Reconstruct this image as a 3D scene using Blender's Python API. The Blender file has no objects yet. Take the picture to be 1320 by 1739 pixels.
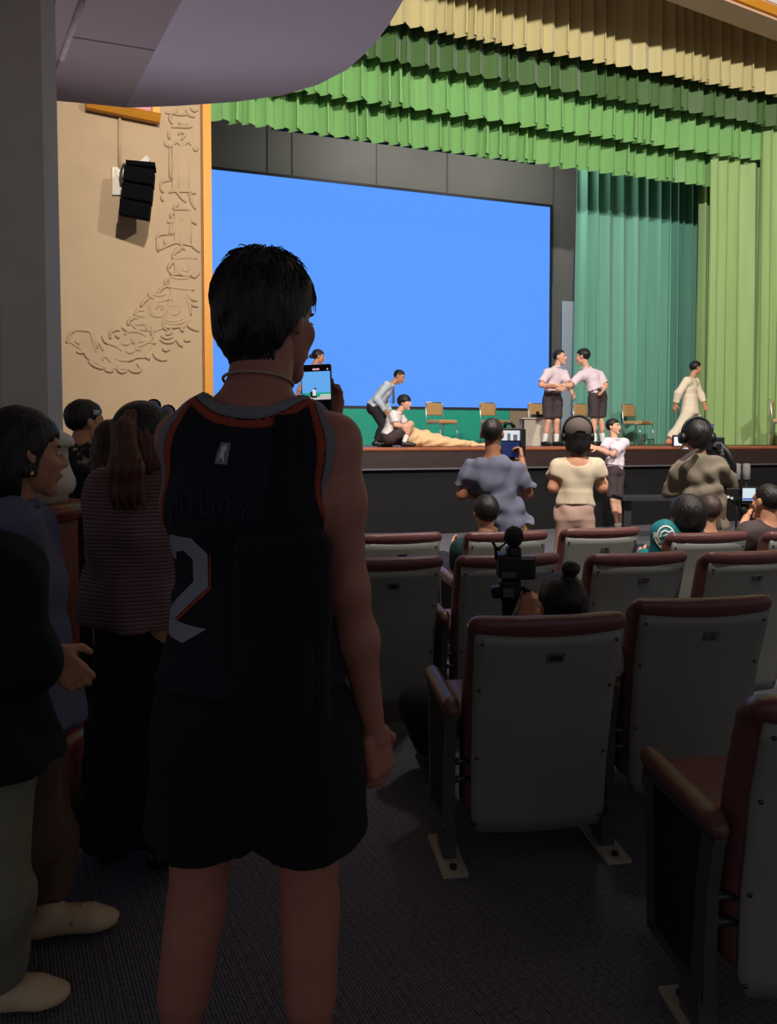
import bpy, bmesh, math, random
import numpy as np
from mathutils import Vector, Matrix
from mathutils.bvhtree import BVHTree

scene = bpy.context.scene
COL = scene.collection

# ------------------------------------------------------------------ camera
F_PX, IMG_W, IMG_H = 1250.0, 1320.0, 1739.0
CAM_Z, PITCH = 1.42, math.radians(2.0)
HORIZON = 745.0
V0 = HORIZON + F_PX * math.tan(PITCH)
cam_data = bpy.data.cameras.new('camera')
cam = bpy.data.objects.new('camera', cam_data)
COL.objects.link(cam)
cam.location = (0, 0, CAM_Z)
cam.rotation_euler = (math.pi / 2 - PITCH, 0, 0)
cam_data.sensor_fit = 'VERTICAL'
cam_data.sensor_height = 24.0
cam_data.lens = F_PX / IMG_H * 24.0
cam_data.shift_y = (V0 - IMG_H / 2) / IMG_H
cam_data.clip_start = 0.05
cam_data.clip_end = 100
scene.camera = cam

# ------------------------------------------------------------------ view / world / lights
scene.view_settings.view_transform = 'Standard'
scene.view_settings.look = 'None'
scene.view_settings.exposure = 0.0
scene.view_settings.gamma = 1.0
scene.view_settings.use_curve_mapping = False
world = bpy.data.worlds.new('dim_hall')
scene.world = world
world.use_nodes = True
bg = world.node_tree.nodes['Background']
bg.inputs[0].default_value = (0.95, 0.92, 1.0, 1)
bg.inputs[1].default_value = 0.20

def spot(name, loc, target, energy, angle, blend, radius, color):
    d = bpy.data.lights.new(name, 'SPOT')
    d.energy = energy; d.spot_size = math.radians(angle); d.spot_blend = blend
    d.shadow_soft_size = radius; d.color = color
    o = bpy.data.objects.new(name, d); COL.objects.link(o)
    o.location = loc
    o.rotation_euler = (Vector(target) - Vector(loc)).to_track_quat('-Z', 'Y').to_euler()
    return o

def area(name, loc, target, energy, sx, sy, color):
    d = bpy.data.lights.new(name, 'AREA')
    d.shape = 'RECTANGLE'; d.size = sx; d.size_y = sy; d.energy = energy; d.color = color
    o = bpy.data.objects.new(name, d); COL.objects.link(o)
    o.location = loc
    o.rotation_euler = (Vector(target) - Vector(loc)).to_track_quat('-Z', 'Y').to_euler()
    return o

# front-of-house stage spots hung high under the hall ceiling
spot('front_stage_spot', (0.6, 0.9, 7.55), (2.8, 12.5, 3.9), 4200, 110, 0.75, 0.17, (1.0, 0.94, 0.86))
spot('side_stage_spot', (6.2, 1.2, 7.35), (2.6, 13.0, 3.9), 2600, 110, 0.75, 0.17, (1.0, 0.93, 0.85))
# warm wall washer on the ornamented side wall
spot('wall_wash_spot', (0.6, 5.6, 7.4), (-3.4, 9.6, 3.9), 60, 70, 0.6, 0.35, (1.0, 0.86, 0.68))
# work lights over the stage behind the valances
area('stage_work_light', (0.2, 13.6, 8.3), (0.2, 15.6, 4.0), 70, 1.2, 0.4, (1.0, 0.95, 0.9))
area('stage_work_light', (3.0, 14.5, 8.3), (3.0, 16.5, 4.0), 60, 1.2, 0.4, (1.0, 0.95, 0.9))
# house light above the floor between the seats and the stage
spot('house_light', (2.6, 6.2, 9.6), (2.6, 7.6, 0.0), 1500, 70, 0.7, 0.4, (1.0, 0.92, 0.86))

# ------------------------------------------------------------------ picture -> place
def P(u, v, Y):
    x = (u - IMG_W / 2) / F_PX
    y = -(v - V0) / F_PX
    fw = np.array([0, math.cos(PITCH), -math.sin(PITCH)])
    up = np.array([0, math.sin(PITCH), math.cos(PITCH)])
    d = fw + np.array([x, 0, 0]) + y * up
    return np.array([0, 0, CAM_Z]) + d * (Y / d[1])

def G(u, Y, z):
    x = (u - IMG_W / 2) / F_PX
    dep = Y * math.cos(PITCH) - (z - CAM_Z) * math.sin(PITCH)
    return np.array([x * dep, Y, z])

def V(*a):
    return np.array(a, float)

def unit(a):
    a = np.asarray(a, float)
    n = np.linalg.norm(a)
    return a / n if n > 1e-9 else a

def lerp(a, b, t):
    return np.asarray(a, float) * (1 - t) + np.asarray(b, float) * t

# ------------------------------------------------------------------ materials
def lin(c):
    r = []
    for x in c[:3]:
        x = x / 255.0
        r.append(x / 12.92 if x <= 0.04045 else ((x + 0.055) / 1.055) ** 2.4)
    return tuple(r) + (1.0,)

MATS = {}
def mat(name, col, rough=0.7, metal=0.0, noise=0.12, nscale=20.0, bump=0.0, bscale=60.0,
        emit=None, estr=1.0, spec=0.4, sheen=0.0, stretch=(1, 1, 1)):
    if name in MATS:
        return MATS[name]
    m = bpy.data.materials.new(name)
    m.use_nodes = True
    nt = m.node_tree
    b = nt.nodes['Principled BSDF']
    c = lin(col)
    b.inputs['Roughness'].default_value = rough
    b.inputs['Metallic'].default_value = metal
    b.inputs['Specular IOR Level'].default_value = spec
    if sheen:
        b.inputs['Sheen Weight'].default_value = sheen
    tc = nt.nodes.new('ShaderNodeTexCoord')
    mp = nt.nodes.new('ShaderNodeMapping')
    mp.inputs['Scale'].default_value = stretch
    nt.links.new(tc.outputs['Object'], mp.inputs['Vector'])
    if noise > 0:
        n = nt.nodes.new('ShaderNodeTexNoise')
        n.inputs['Scale'].default_value = nscale
        n.inputs['Detail'].default_value = 4
        nt.links.new(mp.outputs['Vector'], n.inputs['Vector'])
        r = nt.nodes.new('ShaderNodeValToRGB')
        r.color_ramp.elements[0].position = 0.25
        r.color_ramp.elements[1].position = 0.75
        r.color_ramp.elements[0].color = tuple(x * (1 - noise) for x in c[:3]) + (1,)
        r.color_ramp.elements[1].color = tuple(min(1, x * (1 + noise)) for x in c[:3]) + (1,)
        nt.links.new(n.outputs['Fac'], r.inputs['Fac'])
        nt.links.new(r.outputs['Color'], b.inputs['Base Color'])
    else:
        b.inputs['Base Color'].default_value = c
    if bump > 0:
        n2 = nt.nodes.new('ShaderNodeTexNoise')
        n2.inputs['Scale'].default_value = bscale
        n2.inputs['Detail'].default_value = 3
        nt.links.new(mp.outputs['Vector'], n2.inputs['Vector'])
        bp = nt.nodes.new('ShaderNodeBump')
        bp.inputs['Strength'].default_value = bump
        bp.inputs['Distance'].default_value = 0.01
        nt.links.new(n2.outputs['Fac'], bp.inputs['Height'])
        nt.links.new(bp.outputs['Normal'], b.inputs['Normal'])
    if emit is not None:
        b.inputs['Emission Color'].default_value = lin(emit)
        b.inputs['Emission Strength'].default_value = estr
    MATS[name] = m
    return m

def mat_stripes(name, c1, c2, scale, rough=0.85):
    m = bpy.data.materials.new(name); m.use_nodes = True
    nt = m.node_tree; b = nt.nodes['Principled BSDF']
    b.inputs['Roughness'].default_value = rough
    tc = nt.nodes.new('ShaderNodeTexCoord')
    w = nt.nodes.new('ShaderNodeTexWave')
    w.wave_type = 'BANDS'; w.bands_direction = 'Z'
    w.inputs['Scale'].default_value = scale
    w.inputs['Distortion'].default_value = 1.2
    w.inputs['Detail'].default_value = 2
    nt.links.new(tc.outputs['Object'], w.inputs['Vector'])
    r = nt.nodes.new('ShaderNodeValToRGB')
    r.color_ramp.elements[0].color = lin(c1); r.color_ramp.elements[1].color = lin(c2)
    nt.links.new(w.outputs['Fac'], r.inputs['Fac'])
    nt.links.new(r.outputs['Color'], b.inputs['Base Color'])
    return m

def mat_floral(name):
    m = bpy.data.materials.new(name); m.use_nodes = True
    nt = m.node_tree; b = nt.nodes['Principled BSDF']
    b.inputs['Roughness'].default_value = 0.85
    tc = nt.nodes.new('ShaderNodeTexCoord')
    n = nt.nodes.new('ShaderNodeTexNoise')
    n.inputs['Scale'].default_value = 13; n.inputs['Detail'].default_value = 3
    n.inputs['Distortion'].default_value = 1.6
    nt.links.new(tc.outputs['Object'], n.inputs['Vector'])
    r = nt.nodes.new('ShaderNodeValToRGB')
    r.color_ramp.elements[0].position = 0.50; r.color_ramp.elements[0].color = lin((20, 20, 20))
    r.color_ramp.elements[1].position = 0.56; r.color_ramp.elements[1].color = lin((170, 155, 115))
    nt.links.new(n.outputs['Fac'], r.inputs['Fac'])
    nt.links.new(r.outputs['Color'], b.inputs['Base Color'])
    return m

def mat_wood(name, c1, c2, rough=0.35, stretch=(14, 14, 1.2)):
    m = bpy.data.materials.new(name); m.use_nodes = True
    nt = m.node_tree; b = nt.nodes['Principled BSDF']
    b.inputs['Roughness'].default_value = rough
    tc = nt.nodes.new('ShaderNodeTexCoord')
    mp = nt.nodes.new('ShaderNodeMapping'); mp.inputs['Scale'].default_value = stretch
    n = nt.nodes.new('ShaderNodeTexNoise'); n.inputs['Scale'].default_value = 3
    n.inputs['Detail'].default_value = 6; n.inputs['Distortion'].default_value = 0.6
    nt.links.new(tc.outputs['Object'], mp.inputs['Vector']); nt.links.new(mp.outputs['Vector'], n.inputs['Vector'])
    r = nt.nodes.new('ShaderNodeValToRGB')
    r.color_ramp.elements[0].position = 0.3; r.color_ramp.elements[1].position = 0.7
    r.color_ramp.elements[0].color = lin(c1); r.color_ramp.elements[1].color = lin(c2)
    nt.links.new(n.outputs['Fac'], r.inputs['Fac']); nt.links.new(r.outputs['Color'], b.inputs['Base Color'])
    return m

def mat_carpet(name):
    # dark ribbed carpet with rows of short darker dashes
    m = bpy.data.materials.new(name); m.use_nodes = True
    nt = m.node_tree; b = nt.nodes['Principled BSDF']
    b.inputs['Roughness'].default_value = 0.95
    b.inputs['Specular IOR Level'].default_value = 0.1
    tc = nt.nodes.new('ShaderNodeTexCoord')
    mp = nt.nodes.new('ShaderNodeMapping')
    mp.inputs['Rotation'].default_value = (0, 0, math.radians(-28))
    nt.links.new(tc.outputs['Object'], mp.inputs['Vector'])
    w = nt.nodes.new('ShaderNodeTexWave'); w.bands_direction = 'X'
    w.inputs['Scale'].default_value = 34; w.inputs['Distortion'].default_value = 0.8
    w.inputs['Detail'].default_value = 2
    nt.links.new(mp.outputs['Vector'], w.inputs['Vector'])
    br = nt.nodes.new('ShaderNodeTexBrick')
    br.inputs['Scale'].default_value = 16
    br.inputs['Mortar Size'].default_value = 0.012
    br.inputs['Brick Width'].default_value = 0.75; br.inputs['Row Height'].default_value = 0.42
    mp2 = nt.nodes.new('ShaderNodeMapping'); mp2.inputs['Rotation'].default_value = (0, 0, math.radians(62))
    nt.links.new(tc.outputs['Object'], mp2.inputs['Vector'])
    nt.links.new(mp2.outputs['Vector'], br.inputs['Vector'])
    n = nt.nodes.new('ShaderNodeTexNoise'); n.inputs['Scale'].default_value = 90; n.inputs['Detail'].default_value = 4
    nt.links.new(mp.outputs['Vector'], n.inputs['Vector'])
    mix = nt.nodes.new('ShaderNodeMath'); mix.operation = 'MULTIPLY_ADD'
    nt.links.new(w.outputs['Fac'], mix.inputs[0]); mix.inputs[1].default_value = 0.45
    nt.links.new(n.outputs['Fac'], mix.inputs[2])
    r = nt.nodes.new('ShaderNodeValToRGB')
    r.color_ramp.elements[0].position = 0.35; r.color_ramp.elements[0].color = lin((60, 61, 67))
    r.color_ramp.elements[1].position = 1.0; r.color_ramp.elements[1].color = lin((116, 116, 124))
    nt.links.new(mix.outputs[0], r.inputs['Fac'])
    mx = nt.nodes.new('ShaderNodeMix'); mx.data_type = 'RGBA'
    nt.links.new(br.outputs['Fac'], mx.inputs[0])
    nt.links.new(r.outputs['Color'], mx.inputs[6]); mx.inputs[7].default_value = lin((58, 58, 62))
    nt.links.new(mx.outputs[2], b.inputs['Base Color'])
    bp = nt.nodes.new('ShaderNodeBump'); bp.inputs['Strength'].default_value = 0.6; bp.inputs['Distance'].default_value = 0.006
    nt.links.new(mix.outputs[0], bp.inputs['Height']); nt.links.new(bp.outputs['Normal'], b.inputs['Normal'])
    return m

# ------------------------------------------------------------------ object helpers
def empty(name, loc, label, cat, group=None):
    o = bpy.data.objects.new(name, None); COL.objects.link(o)
    o.empty_display_size = 0.1
    o.location = [float(x) for x in loc]
    o['label'] = label; o['category'] = cat
    if group: o['group'] = group
    return o

def tag(o, label, cat, group=None):
    o['label'] = label; o['category'] = cat
    if group: o['group'] = group
    return o

def structure(o, label=None):
    o['kind'] = 'structure'
    if label: o['label'] = label
    return o

def mesh_obj(name, verts, faces, m, parent=None, smooth=True, world_space=True, bevel=0):
    """links verts/faces as one mesh object; verts in world space when world_space"""
    v = np.asarray(verts, float)
    me = bpy.data.meshes.new(name)
    o = bpy.data.objects.new(name, me)
    if parent is not None:
        if world_space:
            off = np.zeros(3); q = parent
            while q is not None:
                off += np.array(q.location); q = q.parent
            v = v - off
        o.parent = parent
    me.from_pydata([tuple(x) for x in v], [], [tuple(int(i) for i in f) for f in faces])
    if m is not None: me.materials.append(m)
    if smooth:
        me.polygons.foreach_set('use_smooth', [True] * len(me.polygons))
    me.update()
    COL.objects.link(o)
    if bevel:
        md = o.modifiers.new('bevel', 'BEVEL'); md.width = bevel; md.segments = 2; md.limit_method = 'ANGLE'
    return o

class MB:
    """collects simple solids into one mesh"""
    def __init__(self):
        self.v = []; self.f = []
    def add(self, verts, faces):
        n = len(self.v)
        self.v += [tuple(map(float, p)) for p in verts]
        self.f += [tuple(i + n for i in f) for f in faces]
        return self
    def box(self, c, size, R=None):
        c = np.asarray(c, float); h = np.asarray(size, float) / 2
        pts = []
        for sx in (-1, 1):
            for sy in (-1, 1):
                for sz in (-1, 1):
                    p = np.array([sx * h[0], sy * h[1], sz * h[2]])
                    if R is not None: p = R @ p
                    pts.append(c + p)
        return self.add(pts, [(0, 1, 3, 2), (4, 6, 7, 5), (0, 4, 5, 1), (2, 3, 7, 6), (0, 2, 6, 4), (1, 5, 7, 3)])
    def tube(self, pts, r, n=8, cap=True):
        pts = [np.asarray(p, float) for p in pts]
        rs = r if hasattr(r, '__len__') else [r] * len(pts)
        rings = []
        prev = None
        for i, p in enumerate(pts):
            a = pts[max(i - 1, 0)]; b = pts[min(i + 1, len(pts) - 1)]
            t = unit(b - a)
            ref = prev if prev is not None else (V(0, 0, 1) if abs(t[2]) < 0.9 else V(1, 0, 0))
            x = unit(ref - t * np.dot(ref, t)); prev = x
            y = np.cross(t, x)
            rings.append([p + rs[i] * (math.cos(2 * math.pi * k / n) * x + math.sin(2 * math.pi * k / n) * y) for k in range(n)])
        verts = [q for rg in rings for q in rg]; faces = []
        for i in range(len(rings) - 1):
            for k in range(n):
                k2 = (k + 1) % n
                faces.append((i * n + k, i * n + k2, (i + 1) * n + k2, (i + 1) * n + k))
        if cap:
            faces.append(tuple(range(n - 1, -1, -1)))
            faces.append(tuple((len(rings) - 1) * n + k for k in range(n)))
        return self.add(verts, faces)
    def lathe(self, c, prof, n=32, ang0=0.0):
        c = np.asarray(c, float); verts = []; faces = []
        for (r, z) in prof:
            for k in range(n):
                a = ang0 + 2 * math.pi * k / n
                verts.append(c + V(r * math.cos(a), r * math.sin(a), z))
        for i in range(len(prof) - 1):
            for k in range(n):
                k2 = (k + 1) % n
                faces.append((i * n + k, i * n + k2, (i + 1) * n + k2, (i + 1) * n + k))
        faces.append(tuple(range(n - 1, -1, -1)))
        faces.append(tuple((len(prof) - 1) * n + k for k in range(n)))
        return self.add(verts, faces)
    def prism(self, poly, ext):
        """poly: 3-D points of a planar polygon, ext: extrusion vector"""
        n = len(poly); ext = np.asarray(ext, float)
        a = [np.asarray(p, float) for p in poly]; b = [p + ext for p in a]
        return self.add(a + b, [tuple(range(n - 1, -1, -1)), tuple(range(n, 2 * n))] +
                        [(i, (i + 1) % n, n + (i + 1) % n, n + i) for i in range(n)])
    def build(self, name, m, parent=None, smooth=False, world_space=True, bevel=0):
        return mesh_obj(name, self.v, self.f, m, parent, smooth, world_space, bevel)

def rotz(a):
    c, s = math.cos(a), math.sin(a)
    return np.array([[c, -s, 0], [s, c, 0], [0, 0, 1.0]])

def frame(fwd, up=(0, 0, 1)):
    """columns right, forward, up"""
    f = unit(fwd); u = np.asarray(up, float); u = unit(u - f * np.dot(u, f))
    r = np.cross(f, u)
    return np.stack([r, f, u], axis=1)

def text_mesh(txt, size, parts=False):
    cu = bpy.data.curves.new('lettering', 'FONT')
    cu.body = txt; cu.size = size; cu.align_x = 'CENTER'; cu.align_y = 'CENTER'
    o = bpy.data.objects.new('lettering', cu); COL.objects.link(o)
    dg = bpy.context.evaluated_depsgraph_get()
    me = bpy.data.meshes.new_from_object(o.evaluated_get(dg))
    bpy.data.objects.remove(o); bpy.data.curves.remove(cu)
    v = np.array([tuple(x.co) for x in me.vertices]); f = [tuple(p.vertices) for p in me.polygons]
    bpy.data.meshes.remove(me)
    return v, f
# ------------------------------------------------------------------ smooth solid modelling (surface nets)
def cap(a, b, ra, rb): return ('cap', np.asarray(a, float), np.asarray(b, float), ra, rb)
def cone(a, b, ra, rb): return ('cone', np.asarray(a, float), np.asarray(b, float), ra, rb)
def ecap(a, b, wa, wb, da, db, lat, cut=False): return ('ecap', np.asarray(a, float), np.asarray(b, float), wa, wb, da, db, np.asarray(lat, float), cut)
def ell(c, r, R=None): return ('ell', np.asarray(c, float), np.asarray(r, float), np.eye(3) if R is None else R)
def rbox(c, h, R=None, r=0.01): return ('rbox', np.asarray(c, float), np.asarray(h, float), np.eye(3) if R is None else R, r)

def prim_bounds(p):
    k = p[0]
    if k in ('cap', 'cone'):
        r = max(p[3], p[4]); return np.minimum(p[1], p[2]) - r, np.maximum(p[1], p[2]) + r
    if k == 'ecap':
        r = max(p[3:7]); return np.minimum(p[1], p[2]) - r, np.maximum(p[1], p[2]) + r
    if k == 'ell':
        r = max(p[2]); return p[1] - r, p[1] + r
    if k == 'rbox':
        r = np.linalg.norm(p[2]); return p[1] - r, p[1] + r

def prim_eval(p, X, Y, Z):
    k = p[0]
    if k in ('cap', 'cone'):
        a, b, ra, rb = p[1:5]; d = b - a; L2 = max(d @ d, 1e-12); L = math.sqrt(L2)
        px, py, pz = X - a[0], Y - a[1], Z - a[2]
        t0 = (px * d[0] + py * d[1] + pz * d[2]) / L2
        t = np.clip(t0, 0, 1)
        if k == 'cone': q = t0
        else: q = t
        dist = np.sqrt((px - q * d[0]) ** 2 + (py - q * d[1]) ** 2 + (pz - q * d[2]) ** 2) - (ra + (rb - ra) * t)
        if k == 'cone': dist = np.maximum(dist, np.maximum(-t0, t0 - 1) * L)
        return dist
    if k == 'ecap':
        a, b, wa, wb, da, db, lat, cut = p[1:9]; d = b - a; L2 = max(d @ d, 1e-12)
        px, py, pz = X - a[0], Y - a[1], Z - a[2]
        t0 = (px * d[0] + py * d[1] + pz * d[2]) / L2
        t = np.clip(t0, 0, 1); q = t0 if cut else t
        px, py, pz = px - q * d[0], py - q * d[1], pz - q * d[2]
        ql = px * lat[0] + py * lat[1] + pz * lat[2]
        qr2 = np.maximum(px * px + py * py + pz * pz - ql * ql, 0)
        w = wa + (wb - wa) * t; e = da + (db - da) * t
        dist = (np.sqrt((ql / w) ** 2 + qr2 / e ** 2) - 1) * np.minimum(w, e)
        if cut: dist = np.maximum(dist, np.maximum(-t0 - 0.2, t0 - 1) * math.sqrt(L2))
        return dist
    if k == 'ell':
        c, r, R = p[1:4]
        px, py, pz = X - c[0], Y - c[1], Z - c[2]
        lx = (px * R[0, 0] + py * R[1, 0] + pz * R[2, 0]) / r[0]
        ly = (px * R[0, 1] + py * R[1, 1] + pz * R[2, 1]) / r[1]
        lz = (px * R[0, 2] + py * R[1, 2] + pz * R[2, 2]) / r[2]
        k0 = np.sqrt(lx ** 2 + ly ** 2 + lz ** 2)
        k1 = np.sqrt((lx / r[0]) ** 2 + (ly / r[1]) ** 2 + (lz / r[2]) ** 2)
        return np.where(k1 > 1e-6, k0 * (k0 - 1) / np.maximum(k1, 1e-6), -min(r))
    if k == 'rbox':
        c, h, R, r = p[1:5]
        px, py, pz = X - c[0], Y - c[1], Z - c[2]
        l = [np.abs(px * R[0, i] + py * R[1, i] + pz * R[2, i]) - (h[i] - r) for i in range(3)]
        o = np.sqrt(sum(np.maximum(q, 0) ** 2 for q in l))
        return o + np.minimum(np.maximum(np.maximum(l[0], l[1]), l[2]), 0) - r

def smin(a, b, k):
    if k <= 0: return np.minimum(a, b)
    h = np.maximum(k - np.abs(a - b), 0) / k
    return np.minimum(a, b) - h * h * k * 0.25

def fold_noise(X, Y, Z, amp, scale, seed):
    rg = np.random.RandomState(seed); out = 0
    for i in range(5):
        d = rg.normal(size=3); d[2] *= 0.6; d = d / np.linalg.norm(d) * scale * rg.uniform(0.6, 1.6)
        out = out + np.sin(X * d[0] + Y * d[1] + Z * d[2] + rg.uniform(0, 6.28) + 0.8 * np.sin(Z * scale * 0.4 + i))
    return out * amp / 2.5

def sdf_grid(prims, h, k, subs=(), ks=0.0, noise=None, extra=None, pad=0.02):
    lo = np.min([prim_bounds(p)[0] for p in prims], axis=0) - pad
    hi = np.max([prim_bounds(p)[1] for p in prims], axis=0) + pad
    n = np.ceil((hi - lo) / h).astype(int) + 2
    ax = [lo[i] + h * np.arange(n[i]) for i in range(3)]
    Fv = np.full(n, 0.25)
    for p in prims:
        b0, b1 = prim_bounds(p); mg = k + 2.5 * h + (noise[0] * 2 if noise else 0)
        sl = []
        for i in range(3):
            i0 = max(int((b0[i] - mg - lo[i]) / h), 0); i1 = min(int((b1[i] + mg - lo[i]) / h) + 2, n[i])
            sl.append(slice(i0, i1))
        X = ax[0][sl[0]][:, None, None]; Y = ax[1][sl[1]][None, :, None]; Z = ax[2][sl[2]][None, None, :]
        d = prim_eval(p, X, Y, Z)
        Fv[tuple(sl)] = smin(Fv[tuple(sl)], d, k)
    X, Y, Z = ax[0][:, None, None], ax[1][None, :, None], ax[2][None, None, :]
    if noise: Fv = Fv + fold_noise(X, Y, Z, *noise)
    for p in subs:
        d = prim_eval(p, X, Y, Z) if isinstance(p, tuple) else p(X, Y, Z)
        Fv = -smin(-Fv, d, ks) if ks > 0 else np.maximum(Fv, -d)
    if extra is not None: Fv = extra(Fv, X, Y, Z)
    return Fv, lo

def surface_nets(Fv, lo, h):
    Fv = Fv.copy()
    Fv[0] = Fv[-1] = 0.25; Fv[:, 0] = Fv[:, -1] = 0.25; Fv[:, :, 0] = Fv[:, :, -1] = 0.25
    ins = Fv < 0
    s = [slice(None, -1), slice(1, None)]
    cnt = np.zeros(tuple(np.array(Fv.shape) - 1), np.int8)
    for i in (0, 1):
        for j in (0, 1):
            for k in (0, 1): cnt += ins[s[i], s[j], s[k]]
    cells = np.argwhere((cnt > 0) & (cnt < 8))
    if len(cells) == 0: return np.zeros((0, 3)), []
    idx = -np.ones(cnt.shape, np.int64); idx[tuple(cells.T)] = np.arange(len(cells))
    acc = np.zeros((len(cells), 3)); num = np.zeros(len(cells))
    corners = [(i, j, k) for i in (0, 1) for j in (0, 1) for k in (0, 1)]
    val = {c: Fv[cells[:, 0] + c[0], cells[:, 1] + c[1], cells[:, 2] + c[2]] for c in corners}
    for c in corners:
        for a in range(3):
            if c[a] == 0:
                e = list(c); e[a] = 1; e = tuple(e)
                f0, f1 = val[c], val[e]
                m = (f0 < 0) != (f1 < 0)
                t = np.where(m, f0 / np.where(m, f0 - f1, 1), 0)
                pt = np.array(c, float)[None, :] + t[:, None] * np.eye(3)[a][None, :]
                acc[m] += pt[m]; num[m] += 1
    verts = lo + h * (cells + acc / num[:, None])
    quads = []
    for a in range(3):
        b, c = (a + 1) % 3, (a + 2) % 3
        sl0 = [slice(None)] * 3; sl1 = [slice(None)] * 3
        sl0[a] = slice(None, -1); sl1[a] = slice(1, None)
        i0, i1 = ins[tuple(sl0)], ins[tuple(sl1)]
        e = np.argwhere(i0 != i1)
        if len(e) == 0: continue
        e = e[(e[:, b] > 0) & (e[:, c] > 0)]
        flip = i0[tuple(e.T)]
        def cell(db, dc):
            q = e.copy(); q[:, b] -= db; q[:, c] -= dc
            return idx[tuple(q.T)]
        q = np.stack([cell(1, 1), cell(0, 1), cell(0, 0), cell(1, 0)], axis=1)
        q[~flip] = q[~flip][:, ::-1]
        quads.append(q)
    return verts, np.concatenate(quads)

def solid(prims, h, k=0.02, **kw):
    Fv, lo = sdf_grid(prims, h, k, **kw)
    return surface_nets(Fv, lo, h)

def merge(*parts):
    vs, fs, n = [], [], 0
    for v, f in parts:
        if len(v) == 0: continue
        vs.append(v); fs += [tuple(int(i) + n for i in q) for q in f]; n += len(v)
    return np.concatenate(vs), fs
# ------------------------------------------------------------------ people
SKIN = mat('skin_tan', (196, 140, 108), 0.55, noise=0.06, nscale=30, bump=0.08, bscale=180)
SKIN_DARK = mat('skin_brown', (150, 98, 72), 0.55, noise=0.06, nscale=30, bump=0.08, bscale=180)
SKIN_PALE = mat('skin_light', (222, 168, 140), 0.55, noise=0.05, nscale=30, bump=0.06, bscale=180)
HAIR = mat('black_hair', (24, 20, 19), 0.45, noise=0.4, nscale=60, stretch=(1, 1, 0.15), bump=0.5, bscale=120)
HAIR_BROWN = mat('brown_hair', (96, 58, 40), 0.45, noise=0.4, nscale=60, stretch=(1, 1, 0.12), bump=0.5, bscale=120)
HAIR_RED = mat('auburn_hair', (62, 30, 26), 0.45, noise=0.4, nscale=60, stretch=(1, 1, 0.12), bump=0.5, bscale=120)
EYE = mat('eye_dark', (28, 20, 18), 0.2, noise=0)
EYE_W = mat('eye_white', (225, 220, 212), 0.3, noise=0)
LIPS = mat('lips', (168, 92, 82), 0.5, noise=0.05)
MOUTH = mat('mouth_inside', (70, 22, 22), 0.6, noise=0.05)

def hand_prims(wr, d, n, td, curl, s):
    d, n, td = unit(d), unit(n), unit(td)
    R = np.stack([td, d, n], axis=1)
    pr = [rbox(wr + d * 0.052 * s, V(0.038, 0.050, 0.015) * s, R, 0.013 * s), cap(wr - d * 0.03 * s, wr + d * 0.02 * s, 0.026 * s, 0.024 * s)]
    fl = [0.068, 0.078, 0.072, 0.056]
    for i in range(4):
        p = wr + d * (0.094 - 0.004 * abs(i - 1)) * s + td * (0.028 - 0.0187 * i) * s
        ang = 0.0
        for j, fr in enumerate((0.45, 0.32, 0.23)):
            ang += curl * (0.75 if j == 0 else 1.0) * (1 + 0.08 * i)
            v = math.cos(ang) * d - math.sin(ang) * n
            q = p + v * fl[i] * fr * s
            r = (0.0098 - 0.0011 * j) * s
            pr.append(cap(p, q, r, r * 0.93)); p = q
    p = wr + d * 0.022 * s + td * 0.030 * s
    v = unit(td * 0.75 + d * 0.75 - n * 0.25)
    q = p + v * 0.042 * s
    pr.append(cap(p, q, 0.0125 * s, 0.0105 * s))
    v2 = unit(d * 0.9 + td * (0.35 - 0.3 * curl) - n * (0.25 + 0.5 * curl))
    pr.append(cap(q, q + v2 * 0.034 * s, 0.0103 * s, 0.0088 * s))
    return pr

def head_prims(hc, R, s, mouth_open=False):
    L = lambda x, y, z: hc + R @ (V(x, y, z) * s)
    r = lambda *a: V(*a) * s
    pr = [ell(L(0, -0.012, 0.028), r(0.074, 0.094, 0.088), R),
          ell(L(0, 0.030, -0.035), r(0.060, 0.062, 0.072), R),
          cap(L(0, 0.070, -0.092), L(0, 0.066, -0.086), 0.024 * s, 0.024 * s),
          ell(L(0, 0.066, 0.032), r(0.052, 0.022, 0.024), R),
          ell(L(0.042, 0.058, -0.018), r(0.022, 0.022, 0.026), R), ell(L(-0.042, 0.058, -0.018), r(0.022, 0.022, 0.026), R)]
    fine = [cap(L(0, 0.086, 0.022), L(0, 0.108, -0.022), 0.008 * s, 0.0125 * s),
            cap(L(-0.012, 0.094, -0.026), L(0.012, 0.094, -0.026), 0.010 * s, 0.010 * s),
            ell(L(0, 0.089, -0.056), r(0.024, 0.010, 0.012), R)]
    for sx in (-1, 1):
        fine.append(ell(L(sx * 0.077, -0.004, -0.004), r(0.009, 0.019, 0.031), R))
        fine.append(ell(L(sx * 0.080, -0.014, 0.006), r(0.010, 0.012, 0.022), R))
    return pr + fine

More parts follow.
